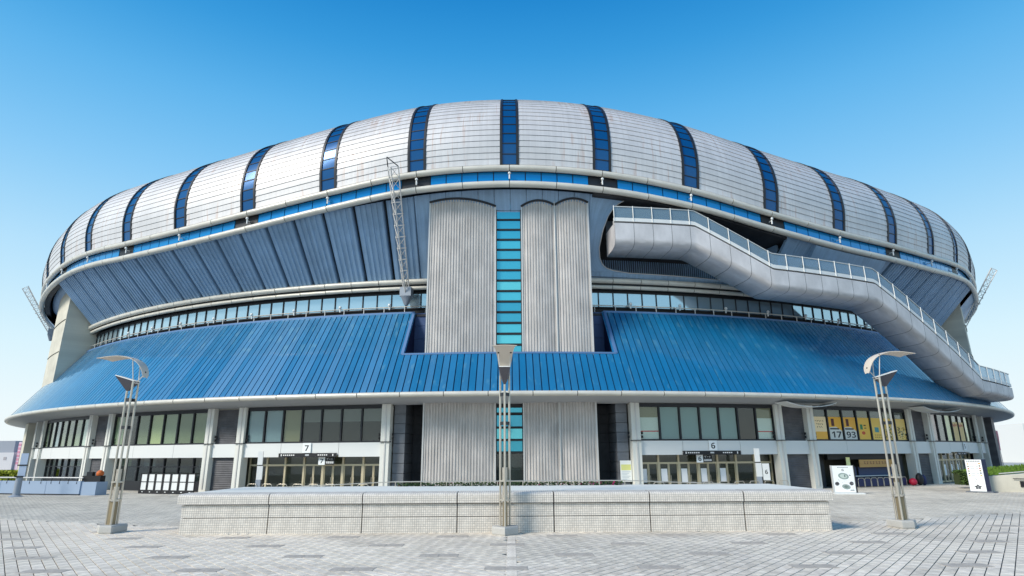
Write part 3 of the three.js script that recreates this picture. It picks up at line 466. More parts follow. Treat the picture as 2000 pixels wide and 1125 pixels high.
      if (A < 20) { plate('gate_strip_sign', right ? 12.3 : -12.43, 83.62, 3.24, 5.6, 0.34, stripText, fa, 0.12); plate('gate_sign', right ? 11.55 : -11.55, 83.35, 2.74, 0.62, 0.66, digit(num), fa); plate('gate_sign', right ? 12.08 : -11.02, 83.35, 2.74, 0.84, 0.62, gateText, fa); }
      else plate('gate_strip_sign', 37.4, 83.62, 3.05, 2.6, 0.3, stripText, fa, 0.1);
    } else {
      const bo = mesh('ticket_counter', abox(a + 2.2, b - 1.2, 82.2, 82.7, 0, 0.95), M.navy, fa);
      mesh('counter_ledge', abox(a + 2.2, b - 1.2, 82.1, 82.95, 0.95, 1.02), M.white, bo);
      mesh('shutter', abox(a + 2.3, a + 4.2, 82.4, 82.5, 1.02, 1.85), std(C(62, 72, 104), 0.6), bo); mesh('shutter', abox(a + 4.45, b - 1.3, 82.4, 82.5, 1.02, 1.85), std(C(62, 72, 104), 0.6), bo);
      mesh('counter_lintel', abox(a + 1.6, b - 1.2, 82.2, 82.6, 2.55, 3.08), M.frame, bo);
      const wood = print(512, 96, (g, w, h) => { fill(g, w, h, '#d3a765'); for (let i = 0; i < 60; i++) { g.fillStyle = `rgba(${150 + i},${105 + i % 40},50,0.18)`; g.fillRect(0, hash2(i, 1, 3) * h, w, 2); } g.strokeStyle = '#8d5a3a'; g.lineWidth = 6; for (let i = 0; i < 9; i++) strokes(g, [[0, 1, 6, 1], [3, 0, 3, 8], [0, 5, 6, 5], [i % 2 ? 0 : 6, 8, 3, 5]], 4.4, 60 + i * 44, 22); });
      plate('counter_sign', 26.1, 82.85, 2.16, 5.3, 0.72, wood, bo, 0.08); plate('counter_notice', 23.2, 82.9, 2.3, 0.5, 0.9, boardMats.cream, bo, 0.05);
      mesh('interior_wall', abox(a, a + 1.8, 81.6, 81.8, 0, 3.1), M.dark, fa); mesh('shutter', abox(b - 1.15, b, 82.4, 82.5, 0, 3.1), M.shutter, fa);
    }
  }
  // narrow bays: roller shutters above and below the band
  for (const s of [-1, 1]) for (const [c0, c1] of [[17.25, 19.75], [29.8, 32.5], [42.4, 45.2]]) {
    const a = Math.min(s * c0, s * c1) + 0.27, b = Math.max(s * c0, s * c1) - 0.27;
    mesh('band_panel', abox(a + 0.01, b - 0.01, 82.9, 83.55, 3.08, 4.28, 1), M.whitePanel, fa);
    for (const [h0, h1] of [[0, 3.08], [4.28, 7.5]]) { const q = new Q(), m = Math.round((h1 - h0) / 0.16); for (let i = 0; i < m; i++) { const y = lerp(h0, h1, i / m), y2 = lerp(h0, h1, (i + 1) / m); slab((u, v, w) => P(lerp(a, b, u), lerp(83.0, 83.22 + 0.035 * Math.sin(v * Math.PI), w), lerp(y, y2, v)), 2, 3, (u, v) => [lerp(a, b, u) * 1.45, lerp(y, y2, v)], false, q); } mesh('roller_shutter', q.geo(), M.shutter, fa); }
  }
  // stone piers and dark recesses beside the stair tower
  for (const s of [-1, 1]) {
    for (let i = 0; i < 9; i++) mesh('stone_block', abox(Math.min(s * 6.42, s * 7.12), Math.max(s * 6.42, s * 7.12), 80.5, 83.1, i * 0.84, (i + 1) * 0.84 - 0.035), M.stone, fa);
    mesh('recess_wall', abox(Math.min(s * 4.9, s * 6.5), Math.max(s * 4.9, s * 6.5), 80, 80.4, 0, 7.6), M.dark, fa);
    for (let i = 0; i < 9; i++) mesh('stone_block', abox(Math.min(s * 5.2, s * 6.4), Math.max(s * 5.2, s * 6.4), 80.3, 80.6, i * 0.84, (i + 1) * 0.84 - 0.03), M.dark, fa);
  }
  plate('notice_board', 6.85, 83.3, 1.75, 1.0, 1.75, print(96, 160, (g, w, h) => { fill(g, w, h, '#eef1ee'); g.fillStyle = '#dfe08e'; g.fillRect(6, 30, 84, 44); g.fillStyle = '#b9c4c6'; for (let i = 0; i < 6; i++) g.fillRect(12, 84 + i * 11, 72 - (i % 3) * 14, 4); }), fa, 0.08);
  // end piers under the eave
  for (const s of [-1, 1]) { mesh('end_pier', abox(Math.min(s * 48, s * 57), Math.max(s * 48, s * 57), 78, 84.2, 0, 7.6, 1), s < 0 ? M.warm : M.shutter, fa); mesh('end_wall', abox(Math.min(s * 45, s * 48), Math.max(s * 45, s * 48), 81.8, 82.2, 0, 7.6, 1), M.shutter, fa); mesh('far_wall', abox(Math.min(s * 57, s * 90), Math.max(s * 57, s * 90), 80, 82, 0, 7.6, 2), M.concrete, fa); }
  // shallow light scoops hung under the eave
  for (const [p0, p1] of [[16.7, 20.5], [28.9, 34.1]]) mesh('light_scoop', slab((u, v, w) => { const b = Math.sin(u * Math.PI) * 0.22, e = Math.pow(Math.abs(u * 2 - 1), 3) * 0.2; return P(lerp(p0, p1, u), lerp(84.4, 86.0, v), 7.46 + e - b - lerp(0, 0.05, w)); }, 12, 2, undefined, true).geo(), M.white, fa);
}
// -- buttress fins at both ends
for (const s of [-1, 1]) {
  const f = mesh('buttress', slab((u, v, w) => { const h = lerp(7.8, s > 0 ? 25.2 : 26.0, v); return P(s * lerp(s > 0 ? 49.6 : 43.35, s > 0 ? 54.4 : 49.6, s > 0 ? u : 1 - u), lerp(76, lerp(83.5, 83.2, v), w), h); }, 4, 6, (u, v) => [u * 6, v * 18]).geo(), M.warm, stadium);
  for (let i = 0; i < 3; i++) mesh('buttress_joint', abox(s > 0 ? 49.8 : -49.5, s > 0 ? 54.3 : -43.45, 82.8, 83.49 - i * 0.06, 12 + i * 4.2, 12.06 + i * 4.2), M.tubeJoint, f);
  mesh('drain_pipe', sweep(t => P(s > 0 ? 55.2 : -50.6, 83.6, lerp(8.2, 25.0, t)), 0.28, 3, 10).geo(), M.tube, f);
  mesh('service_pipe', sweep(t => P(s > 0 ? 56.3 : -52, 83.3, lerp(8.2, 25.0, t)), 0.14, 3, 8).geo(), M.galv, f);
}
// -- outside stair gallery winding down round the right-hand side
{
  const key = [[6.6, 84.95, 24.1], [11.9, 85.2, 24.05], [16.75, 86.3, 19.95], [24.75, 87.05, 19.5], [35.2, 87.95, 10.65], [41.3, 88.2, 10.4]];
  const at = ph => { let k = 0; while (k < key.length - 2 && ph > key[k + 1][0]) k++; const a = key[k], b = key[k + 1], t = (ph - a[0]) / (b[0] - a[0]); return [lerp(a[1], b[1], t), lerp(a[2], b[2], t)]; };
  const top = ph => { let r = 0, h = 0; for (let i = -2; i <= 2; i++) { const q = at(clamp(ph + i * 0.05, 6.6, 41.3)); r += q[0] / 5; h += q[1] / 5; } return [r, h]; };
  const sec = [[0, -0.1], [0, -1.42], [-0.05, -1.66], [-0.18, -1.86], [-0.42, -2.0], [-0.8, -2.08], [-1.2, -2.12], [-3.0, -2.2], [-3.0, -0.1]];
  const thk = ph => ph < 20 ? lerp(1.14, 1.0, clamp((ph - 12) / 5)) : ph < 33 ? 1.0 : lerp(1.0, 0.72, clamp((ph - 33) / 3));
  const gal = mesh('stair_gallery', (() => { const q = new Q(); q.sheet(140, sec.length - 1, (u, v) => { const ph = lerp(6.62, 41.28, u), [r, h] = top(ph), s = sec[Math.round(v * (sec.length - 1))]; return P(ph, r + s[0] * 0.97 - 0.03, h + s[1] * thk(ph) + 0.02); }); q.sheet(140, 1, (u, v) => { const ph = lerp(6.62, 41.28, u), [r, h] = top(ph); return P(ph, r - 0.05 - v * 2.9, h - 0.3); }); return q.geo(); })(), M.joint ?? M.concrete, stadium);
  const clad = std(C(255, 255, 255), 0.5, 0.15, { map: mottled([206, 203, 203], 0.1, 4, 55) });
  const brk = [6.6]; while (brk[brk.length - 1] < 41.2) brk.push(Math.min(41.3, brk[brk.length - 1] + 1.24));
  for (let i = 0; i + 1 < brk.length; i++) { const a = brk[i] + 0.012, b = brk[i + 1] - 0.012; mesh('cladding_panel', new Q().sheet(8, sec.length - 1, (u, v) => { const ph = lerp(a, b, u), [r, h] = top(ph), s = sec[Math.round(v * (sec.length - 1))]; return P(ph, r + s[0], h + s[1] * thk(ph)); }, (u, v) => [lerp(a, b, u) * 1.5, v * 7]).geo(), clad, gal); }
  for (const e of [6.6, 41.3]) { const [r, h] = top(e), sh = new THREE.Shape(sec.map(s => new THREE.Vector2(s[0], s[1] * thk(e)))), g = new THREE.ShapeGeometry(sh); g.rotateY(-Math.PI / 2); const m = mesh('end_cap', g, clad, gal); m.position.copy(P(e, r, h)); m.rotation.y = e * RAD; }
  const strip = (r0, r1, h0, h1, mat, name) => mesh(name, slab((u, v, w) => { const ph = lerp(6.6, 41.3, u), [r, h] = top(ph); return P(ph, r + lerp(r0, r1, w), h + lerp(h0, h1, v)); }, 150, 1, undefined, true).geo(), mat, gal);
  strip(-0.5, -0.32, -0.3, 0.2, clad, 'recessed_strip'); strip(-0.3, -0.02, 0.07, 0.42, M.whitePanel, 'kerb'); strip(-0.14, -0.02, 1.5, 1.58, M.galv, 'top_rail'); strip(-3.0, -2.9, -0.1, 1.2, M.shutter, 'inner_parapet');
  for (let i = 0; i + 1 < brk.length; i++) {
    const a = brk[i], b = brk[i + 1], [r, h] = top(a); mesh('rail_post', bar(P(a, r + 0.0, h + 0.05), P(a, r - 0.02, h + 1.62), 0.045), M.white, gal);
    mesh('glass_pane', slab((u, v, w) => { const ph = lerp(a + 0.03, b - 0.03, u), [r2, h2] = top(ph); return P(ph, r2 - lerp(0.1, 0.075, w), h2 + lerp(0.42, 1.5, v)); }, 6, 1, undefined, true).geo(), M.glassRail, gal);
  }
}
// ---------------------------------------------------------------- lattice masts leaning out from the gutters
function latticeMast(phi, r0, h0, r1, h1, label, peak = true) {
  const g = thing('lattice_mast', label, 'mast', P(phi, r0, h0).toArray(), 0, 'lattice lighting masts on the stadium wall');
  const o = P(phi, r0, h0), A = V(0, 0, 0), B = P(phi, r1, h1).sub(o), ax = B.clone().normalize(), tn = V(Math.cos(phi * RAD), 0, -Math.sin(phi * RAD)), nr = tn.clone().cross(ax).normalize();
  const leg = [[-0.5, 0], [0.5, 0], [0, 0.75]], L = B.length(), at = (k, t, s = 1) => A.clone().addScaledVector(ax, t * L).addScaledVector(tn, leg[k][0] * s).addScaledVector(nr, leg[k][1] * s);
  const w = t => lerp(0.55, 1, Math.min(1, t * 2.2));
  for (let k = 0; k < 3; k++) mesh('chord', bar(at(k, 0, w(0)), at(k, 1, 1), 0.06), M.galv, g);
  const n = 11; for (let i = 0; i < n; i++) for (let k = 0; k < 3; k++) { const j = (k + 1) % 3, t0 = i / n, t1 = (i + 1) / n; mesh('brace', bar(at(k, t0, w(t0)), at(j, t1, w(t1)), 0.03, 5), M.galv, g); mesh('rung', bar(at(k, t1, w(t1)), at(j, t1, w(t1)), 0.028, 5), M.galv, g); }
  if (peak) mesh('peak', merge([bar(at(0, 1), at(0, 1).addScaledVector(ax, 0.9), 0.05), bar(at(0, 1).addScaledVector(ax, 0.9), at(1, 1), 0.05)]), M.frame, g);
  const bx = mesh('bracket', merge([box(0, 0, 0, 1.1, 0.9, 0.9, phi * RAD), new THREE.CylinderGeometry(0.65, 0.2, 0.9, 4).rotateY(Math.PI / 4 + phi * RAD).translate(0, -0.85, 0)]), M.paintGrey, g);
  return g;
}
latticeMast(-7.1, 81.1, 18.4, 86.9, 28.9, 'tall lattice mast leaning out beside the ribbed stair tower');
latticeMast(-54.6, 83.4, 21.2, 87.2, 27.6, 'pale lattice mast sticking out past the left edge of the dome', false);
latticeMast(54.2, 82.6, 20.8, 87.7, 29.4, 'lattice mast sticking out past the right edge of the dome', false);

// ---------------------------------------------------------------- tiled planter wall in the middle of the plaza
{
  const pl = thing('planter_wall', 'long low planter wall faced in pale mosaic tiles in the middle of the plaza', 'planter', [0, 0, -27]);
  const x0 = -13.66, x1 = 13.22, js = [x0, -10.05, -6.17, -2.24, 1.77, 5.75, 9.67, x1], D = 6.3;
  const bx = (w, h, d, r = 0.03) => { // box with chamfered long edges, uv in metres
    const s = new THREE.Shape(); s.moveTo(0, 0); s.lineTo(d, 0); s.lineTo(d, h - r); s.lineTo(d - r, h); s.lineTo(r, h); s.lineTo(0, h - r); s.closePath();
    const g = new THREE.ExtrudeGeometry(s, { depth: w, bevelEnabled: false }); g.rotateY(-Math.PI / 2); g.translate(w, 0, 0);
    const p = g.attributes.position, n = g.attributes.normal, uv = g.attributes.uv; for (let i = 0; i < p.count; i++) { const ax = Math.abs(n.getX(i)) > 0.6 ? [p.getZ(i), p.getY(i)] : Math.abs(n.getY(i)) > 0.9 ? [p.getX(i), p.getZ(i)] : [p.getX(i), p.getY(i) + p.getZ(i) * 0.5]; uv.setXY(i, ax[0], ax[1]); } return g;
  };
  mesh('core', box((x0 + x1) / 2, 0.74, -D / 2 - 0.06, x1 - x0 - 0.1, 1.46, D - 0.1), M.joint, pl);
  for (let i = 0; i < 7; i++) {
    const a = js[i] + (i ? 0.022 : 0), b = js[i + 1] - (i < 6 ? 0.022 : 0), w = b - a;
    for (const [h0, h1] of [[0, 0.61], [0.64, 1.13]]) { const m = mesh('wall_panel', bx(w, h1 - h0, 0.4, 0.012), M.mosaic, pl); m.position.set(a, h0, -0.4 + 0.0); m.position.z = -0.4; }
    const e0 = i ? 0 : -0.16, e1 = i < 6 ? 0 : 0.16, cap = mesh('cap', (() => { const s = new THREE.Shape(); s.moveTo(-0.9, 0); s.lineTo(0.1, 0); s.lineTo(0.1, 0.26); s.quadraticCurveTo(0.1, 0.4, -0.06, 0.41); s.lineTo(-0.9, 0.43); s.closePath(); const g = new THREE.ExtrudeGeometry(s, { depth: w + e1 - e0, bevelEnabled: false, curveSegments: 5 }); g.rotateY(-Math.PI / 2); g.translate(w + e1, 0, 0); const p = g.attributes.position, uv = g.attributes.uv; for (let k = 0; k < p.count; k++) uv.setXY(k, p.getX(k), p.getY(k) - p.getZ(k)); return g; })(), M.mosaic, pl);
    cap.rotation.y = 0; cap.position.set(a, 1.16, 0); cap.scale.z = 1;
  }
  for (const x of [x0, x1 - 0.4]) { const m = mesh('end_panel', box(x + 0.2, 0.565, -D / 2 - 0.45, 0.4, 1.13, D - 0.85), M.mosaic, pl); }
  mesh('top_slab', box((x0 + x1) / 2, 1.53, -D / 2 - 0.45, x1 - x0 + 0.2, 0.09, D - 0.85), M.column, pl);
  for (const x of [x0 + 0.05, x1 - 0.05]) mesh('end_cap', box(x, 1.36, -D / 2 - 0.45, 0.42, 0.36, D - 0.88), M.mosaic, pl);
  // kerb and low rail behind, with bedding plants between
  const rl = thing('guard_rail', 'low metal guard rail along the flower bed behind the planter wall', 'railing', [0, 1.57, -32.6]);
  mesh('top_bar', merge([bar(V(-5.9, 0.24, 0), V(5.8, 0.24, 0), 0.03), bar(V(5.8, 0.24, 0), V(11.5, 0.02, 0), 0.025), bar(V(-5.9, 0.24, 0), V(-11.3, 0.02, 0), 0.025)]), M.steel, rl);
  for (let i = 0; i <= 9; i++) mesh('rail_post', bar(V(-5.85 + i * 1.29, 0, 0), V(-5.85 + i * 1.29, 0.24, 0), 0.022), M.steel, rl);
  const bed = thing('flower_bed', 'low bed of dark green leaves and magenta flowers behind the guard rail', 'plants', [0, 1.57, -32.95]);
  const lf = [], fw = []; for (let i = 0; i < 1500; i++) { const x = rr(-5.8, 5.7), y = rr(0.0, 0.17), z = rr(-0.25, 0.2), s = rr(0.05, 0.11), g = new THREE.PlaneGeometry(s, s * 0.7); g.rotateX(rr(-1.5, 0.4)); g.rotateY(rr(0, 6.3)); g.translate(x, y, z); (rnd() < (x > 2.2 ? 0.14 : 0.02) ? fw : lf).push(g); }
  mesh('leaves', merge(lf), std(C(52, 74, 40), 0.9, 0, { side: THREE.DoubleSide }), bed).userData.kind = 'stuff'; mesh('flowers', merge(fw), std(C(170, 40, 100), 0.8, 0, { side: THREE.DoubleSide }), bed).userData.kind = 'stuff';
}
// ---------------------------------------------------------------- street lamps with curved reflector wings
function streetLamp(pos, turn, label) {                      // local +x: the way the wing points
  const g = thing('street_lamp', label, 'street lamp', pos, turn, 'steel lamps with curved reflectors around the planter wall');
  { const s = new THREE.Shape(); s.moveTo(0.62, 0); s.lineTo(0.1, 0.58); s.lineTo(-0.46, 0.58); s.lineTo(-0.46, -0.58); s.lineTo(0.1, -0.58); s.closePath(); const e = new THREE.ExtrudeGeometry(s, { depth: 0.2, bevelEnabled: true, bevelSize: 0.03, bevelThickness: 0.06, bevelSegments: 1 }); e.rotateX(-Math.PI / 2); e.translate(0, 0.06, 0); e.scale(0.86, 1, 0.86); mesh('base', e, M.concrete, g); }
  const pf = [0.2, 0], pb = [[-0.15, 0.19], [-0.15, -0.19]], r = 0.045;
  const front = mesh('pole', bar(V(pf[0], 0.25, pf[1]), V(pf[0], 5.95, pf[1]), r, 12), M.steel, g);
  for (const [x, z] of pb) mesh('pole', bar(V(x, 0.25, z), V(x, 6.35, z), r, 12), M.steel, g);
  for (const h of [5.55, 4.35]) mesh('pole_clamp', merge([box(0.02, h, 0.1, 0.36, 0.14, 0.05, 0.5), box(0.02, h, -0.1, 0.36, 0.14, 0.05, -0.5), new THREE.CylinderGeometry(0.09, 0.09, 0.12, 10).translate(0.0, h, 0)]), M.frame, g);
  mesh('junction_box', merge([box(-0.02, 0.75, 0, 0.24, 1.0, 0.2), box(-0.02, 1.75, 0, 0.16, 0.5, 0.16)]), std(C(150, 136, 108), 0.5, 0.4), g);
  for (const h of [1.32, 2.05]) mesh('collar', merge([new THREE.CylinderGeometry(0.24, 0.24, 0.06, 12).translate(-0.02, h, 0), new THREE.CylinderGeometry(0.11, 0.11, 0.5, 10).translate(-0.02, h + 0.28, 0)]), M.steel, g);
  // uplight: an upside-down wedge on the front pole
  { const e0 = new Q(), k = (x, y, z) => V(0.16 + x, 5.95 + y, z), tp = [k(-0.36, 0.4, -0.2), k(-0.36, 0.4, 0.2), k(0.54, 0.66, 0.24), k(0.54, 0.66, -0.24)], bt = [k(-0.05, 0, -0.04), k(-0.05, 0, 0.04), k(0.06, 0, 0.04), k(0.06, 0, -0.04)];
    for (let i = 0; i < 4; i++) e0.quad(bt[i], bt[(i + 1) % 4], tp[(i + 1) % 4], tp[i]); e0.quad(bt[3], bt[2], bt[1], bt[0]); e0.quad(tp[0], tp[1], tp[2], tp[3]); const e = e0.geo(); const up = mesh('uplight', e, std(C(96, 94, 100), 0.45, 0.4), g); const lid = box(0, 0, 0, 0.96, 0.035, 0.46); lid.rotateZ(Math.atan2(0.26, 0.9)); lid.translate(0.25, 6.505, 0); mesh('uplight_lens', lid, M.white, up); }
  const prof = new THREE.CatmullRomCurve3([[-0.56, 6.55], [-0.5, 6.86], [-0.3, 7.18], [0.05, 7.4], [0.5, 7.5], [1.0, 7.48], [1.5, 7.4]].map(([x, y]) => V(x, y, 0)));
  const wid = t => lerp(0.18, 0.52, Math.pow(t, 0.7)) * (t < 0.06 ? lerp(0.7, 1, t / 0.06) : 1);
  const wing = mesh('reflector', slab((u, v, w) => { const p = prof.getPointAt(u), d = prof.getTangentAt(u); return V(p.x - d.y * lerp(-0.012, 0.012, w), p.y + d.x * lerp(-0.012, 0.012, w) - Math.pow(v * 2 - 1, 2) * 0.03, (v * 2 - 1) * wid(u)); }, 18, 6, undefined, true).geo(), std(C(212, 200, 184), 0.5, 0.05), g);
  const bolts = [[0.1, 0], [0.4, -0.75], [0.4, 0.75]]; for (const [u, v] of bolts) { const p = prof.getPointAt(u); mesh('bolt', new THREE.SphereGeometry(0.045, 8, 6).translate(p.x, p.y - 0.03, v * wid(u)), M.black, wing); }
  for (const z of [-1, 1]) { const p = prof.getPointAt(0.4); mesh('strut', bar(V(-0.15, 6.3, z * 0.19), V(p.x, p.y - 0.02, z * 0.75 * wid(0.4)), 0.022), M.galv, g); }
  mesh('strut', bar(V(-0.15, 6.3, 0), V(-0.53, 6.72, 0), 0.022), M.galv, g); mesh('strut', bar(V(-0.15, 6.3, -0.19), V(-0.15, 6.3, 0.19), 0.03), M.galv, g);
  return g;
}
streetLamp([-17.03, 0, -27.86], Math.PI - 0.06, 'steel street lamp left of the planter wall, reflector pointing left');
streetLamp([-0.25, 0, -26.3], -Math.PI / 2, 'steel street lamp in front of the middle of the planter wall');
streetLamp([16.68, 0, -27.8], 0.06, 'steel street lamp right of the planter wall, reflector pointing right');

// ---------------------------------------------------------------- things on the plaza
const ord = ['first', 'second', 'third', 'fourth', 'fifth', 'sixth', 'seventh', 'eighth', 'ninth'];
function hoop(x, z, turn, label, grp, w = 0.95) { const g = thing('hoop_barrier', label, 'barrier', [x, 0, z], turn, grp); mesh('hoop', sweep(t => { const a = [[-w / 2, 0], [-w / 2, 0.7], [-w / 2 + 0.12, 0.84], [w / 2 - 0.12, 0.84], [w / 2, 0.7], [w / 2, 0]], s = t * 5, i = Math.min(4, Math.floor(s)); return V(lerp(a[i][0], a[i + 1][0], s - i), lerp(a[i][1], a[i + 1][1], s - i), 0.001 * t); }, 0.03, 20, 6).geo(), M.steel, g); return g; }
for (let i = 0; i < 9; i++) { const p = P(8.4 + i * 1.0, 84.9, 0); hoop(p.x, p.z, (8.4 + i) * RAD, `steel hoop barrier by the right-hand doors, ${ord[i]} from the stair tower`, 'hoops outside gate 6'); }
for (let i = 0; i < 8; i++) { const p = P(-8.4 - i * 1.0, 84.9, 0); hoop(p.x, p.z, (-8.4 - i) * RAD, `steel hoop barrier by the left-hand doors, ${ord[i]} from the stair tower`, 'hoops outside gate 7'); }
for (let i = 0; i < 8; i++) { const a = 23.3 + i * 0.62, p = P(a, 83.9, 0), g = hoop(p.x, p.z, a * RAD, `navy-panelled steel hoop before the ticket counter, ${ord[i]} from the left`, 'hoops at the ticket counter', 0.82); mesh('infill', box(0, 0.42, 0, 0.72, 0.66, 0.02), M.navy, g); }
// white boarded barrier panels below the left windows
for (let i = 0; i < 7; i++) {
  const a = -22.3 + i * 0.62, p = P(a - 0.3, 86.4, 0), names = ['leftmost', 'second', 'third', 'middle', 'fifth', 'sixth', 'rightmost'];
  const g = thing('barrier_panel', `white barrier panel in a dark frame under the left windows, ${names[i]} of seven`, 'barrier', p.toArray(), (a - 0.3) * RAD, 'white barrier panels under the left windows'); const w = 0.92;
  mesh('frame', merge([box(-w / 2 + 0.09, 0.86, 0, 0.18, 1.72, 0.08), box(w / 2 - 0.03, 0.86, 0, 0.06, 1.72, 0.08), box(0, 0.16, 0, w, 0.32, 0.1), box(0, 1.02, 0, w, 0.06, 0.09), box(0, 1.7, 0, w, 0.05, 0.08)]), M.black, g);
  mesh('board', box(0.06, 1.36, 0, w - 0.24, 0.62, 0.03), M.white, g); mesh('board', box(0.06, 0.66, 0, w - 0.24, 0.66, 0.03), M.white, g);
  mesh('maker_plate', box(0.05, 0.16, 0.053, 0.16, 0.06, 0.006), M.white, g);
}
// free-standing notice boards
{
  const map = print(256, 384, (g, w, h) => { fill(g, w, h, '#f0f3f2'); g.fillStyle = '#3a4248'; g.font = 'bold 44px sans-serif'; g.textAlign = 'center'; g.fillText('G', w / 2, 76); for (let i = 0; i < 9; i++) g.fillRect(66 + i * 15, 16, 9, 10); const ov = (x, y, a, b, c) => { g.fillStyle = c; g.beginPath(); g.ellipse(x, y, a, b, 0.25, 0, 7); g.fill(); }; ov(128, 150, 66, 46, '#8fa09a'); ov(128, 150, 44, 30, '#c3d0c8'); g.fillStyle = '#5d6f6a'; g.fillRect(138, 130, 14, 34); ov(146, 306, 52, 36, '#8fa09a'); ov(146, 306, 26, 18, '#6c7d78'); ov(38, 262, 26, 28, '#3c3b40'); ov(216, 258, 26, 28, '#4c4b50'); ov(208, 138, 9, 8, '#33373a'); g.fillStyle = '#a8b2b0'; for (let i = 0; i < 40; i++) g.fillRect(20 + hash2(i, 1, 1) * 210, 100 + hash2(i, 2, 1) * 260, 10, 4); g.fillStyle = '#4c5052'; g.fillRect(190, 352, 50, 10); });
  const mb = thing('map_board', 'white map board with an oval stadium plan right of the planter wall', 'sign', [26.4, 0, -51.0], -0.12);
  mesh('board', box(0, 1.14, 0, 1.62, 2.04, 0.08), M.white, mb); const f = mesh('print', new THREE.PlaneGeometry(1.56, 1.98), map, mb); f.position.set(0, 1.14, 0.045); mesh('foot', box(0.2, 0.05, 0, 2.3, 0.1, 0.7), M.white, mb); mesh('side_post', box(-0.86, 1.1, 0, 0.1, 2.16, 0.12), M.galv, mb); mesh('side_post', box(0.86, 1.1, 0, 0.1, 2.16, 0.12), M.frame, mb);
  const guide = print(160, 400, (g, w, h) => { fill(g, w, h, '#eef1f0'); g.fillStyle = '#5a6068'; for (let i = 0; i < 8; i++) g.fillRect(14 + i * 17, 14, 12, 12); const cs = ['#d0a03c', '#5a5340', '#b8504a', '#7a6a3c', '#4c5a6a', '#c9b25a']; for (let i = 0; i < 6; i++) { g.fillStyle = cs[i]; g.beginPath(); g.arc(22, 56 + i * 30, 8, 0, 7); g.fill(); g.beginPath(); g.arc(136, 50 + i * 30, 9, 0, 7); g.fill(); g.fillStyle = '#a4abb0'; g.fillRect(40, 52 + i * 30, 40, 6); g.fillRect(96, 52 + i * 30, 24, 6); } g.strokeStyle = '#98a0a4'; g.lineWidth = 3; for (let i = 0; i < 9; i++) { g.beginPath(); g.moveTo(50 + hash2(i, 4, 2) * 60, 230 + i * 7); g.lineTo(60 + hash2(i, 5, 2) * 60, 236 + i * 7); g.stroke(); } g.fillStyle = '#2c2d33'; g.beginPath(); for (let i = 0; i < 10; i++) { const r = i % 2 ? 22 : 40, a = i * Math.PI / 5 - 1.57; g.lineTo(84 + r * Math.cos(a), 346 + r * 0.85 * Math.sin(a)); } g.fill(); g.fillStyle = '#8a8d92'; g.beginPath(); g.arc(84, 346, 12, 0, 7); g.fill(); });
  const tb = thing('guide_pillar', 'tall white guide pillar with a navy side at the right of the plaza', 'sign', [37.6, 0, -51.9], -0.98);
  mesh('body', box(0, 1.32, -0.42, 1.18, 2.5, 0.84), M.navy, tb); const f2 = mesh('print', new THREE.PlaneGeometry(1.14, 2.46), guide, tb); f2.position.set(0, 1.32, 0.006); mesh('plinth', box(0.1, 0.05, -0.3, 1.9, 0.1, 1.0), M.stone, tb);
  const gb = (name, label, x, z, d) => { const g = thing(name, label, 'sign', [x, 0, z], 0); mesh('post', box(0, 0.6, 0, 0.42, 1.2, 0.2), M.paintGrey, g); mesh('upper_board', box(0, 3.0, 0, 0.44, 1.16, 0.12), M.white, g); mesh('lower_board', box(0.04, 1.78, 0, 0.5, 1.16, 0.12), M.whitePanel, g); mesh('bracket', box(0, 2.4, 0, 0.5, 0.08, 0.16), M.black, g); if (d) { const n = mesh('number_board', box(0.66, 1.6, 0, 0.6, 1.4, 0.06), M.white, g); const f = mesh('number', new THREE.PlaneGeometry(0.5, 0.62), digit(d, '#e2e4e2'), n); f.position.set(0.66, 1.6, 0.034); mesh('spar', box(0.35, 1.8, -0.05, 0.7, 0.05, 0.04), M.black, g); } };
  gb('gate_banner', 'slim white banner stand outside gate 7', -22.05, -56.2, null); gb('gate_banner', 'slim white banner stand with a number 6 board outside gate 6', 21.65, -56.0, '6');
  const gp = thing('banner_post', 'blue-grey banner post at the left edge of the plaza', 'post', [-41.55, 0, -54.4], 0.3);
  mesh('post', new THREE.CylinderGeometry(0.24, 0.27, 1.6, 10).translate(0, 0.8, 0), M.paintGrey, gp); mesh('foot', new THREE.CylinderGeometry(0.3, 0.55, 0.14, 10).translate(0, 0.07, 0), M.paintGrey, gp); mesh('banner', box(0.1, 2.55, 0, 0.52, 1.95, 0.1), std(C(186, 200, 220), 0.6), gp); mesh('band', box(0.05, 2.55, 0, 0.72, 0.1, 0.16), M.black, gp); mesh('cap', box(0, 1.63, 0, 0.56, 0.1, 0.56), M.frame, gp);
}
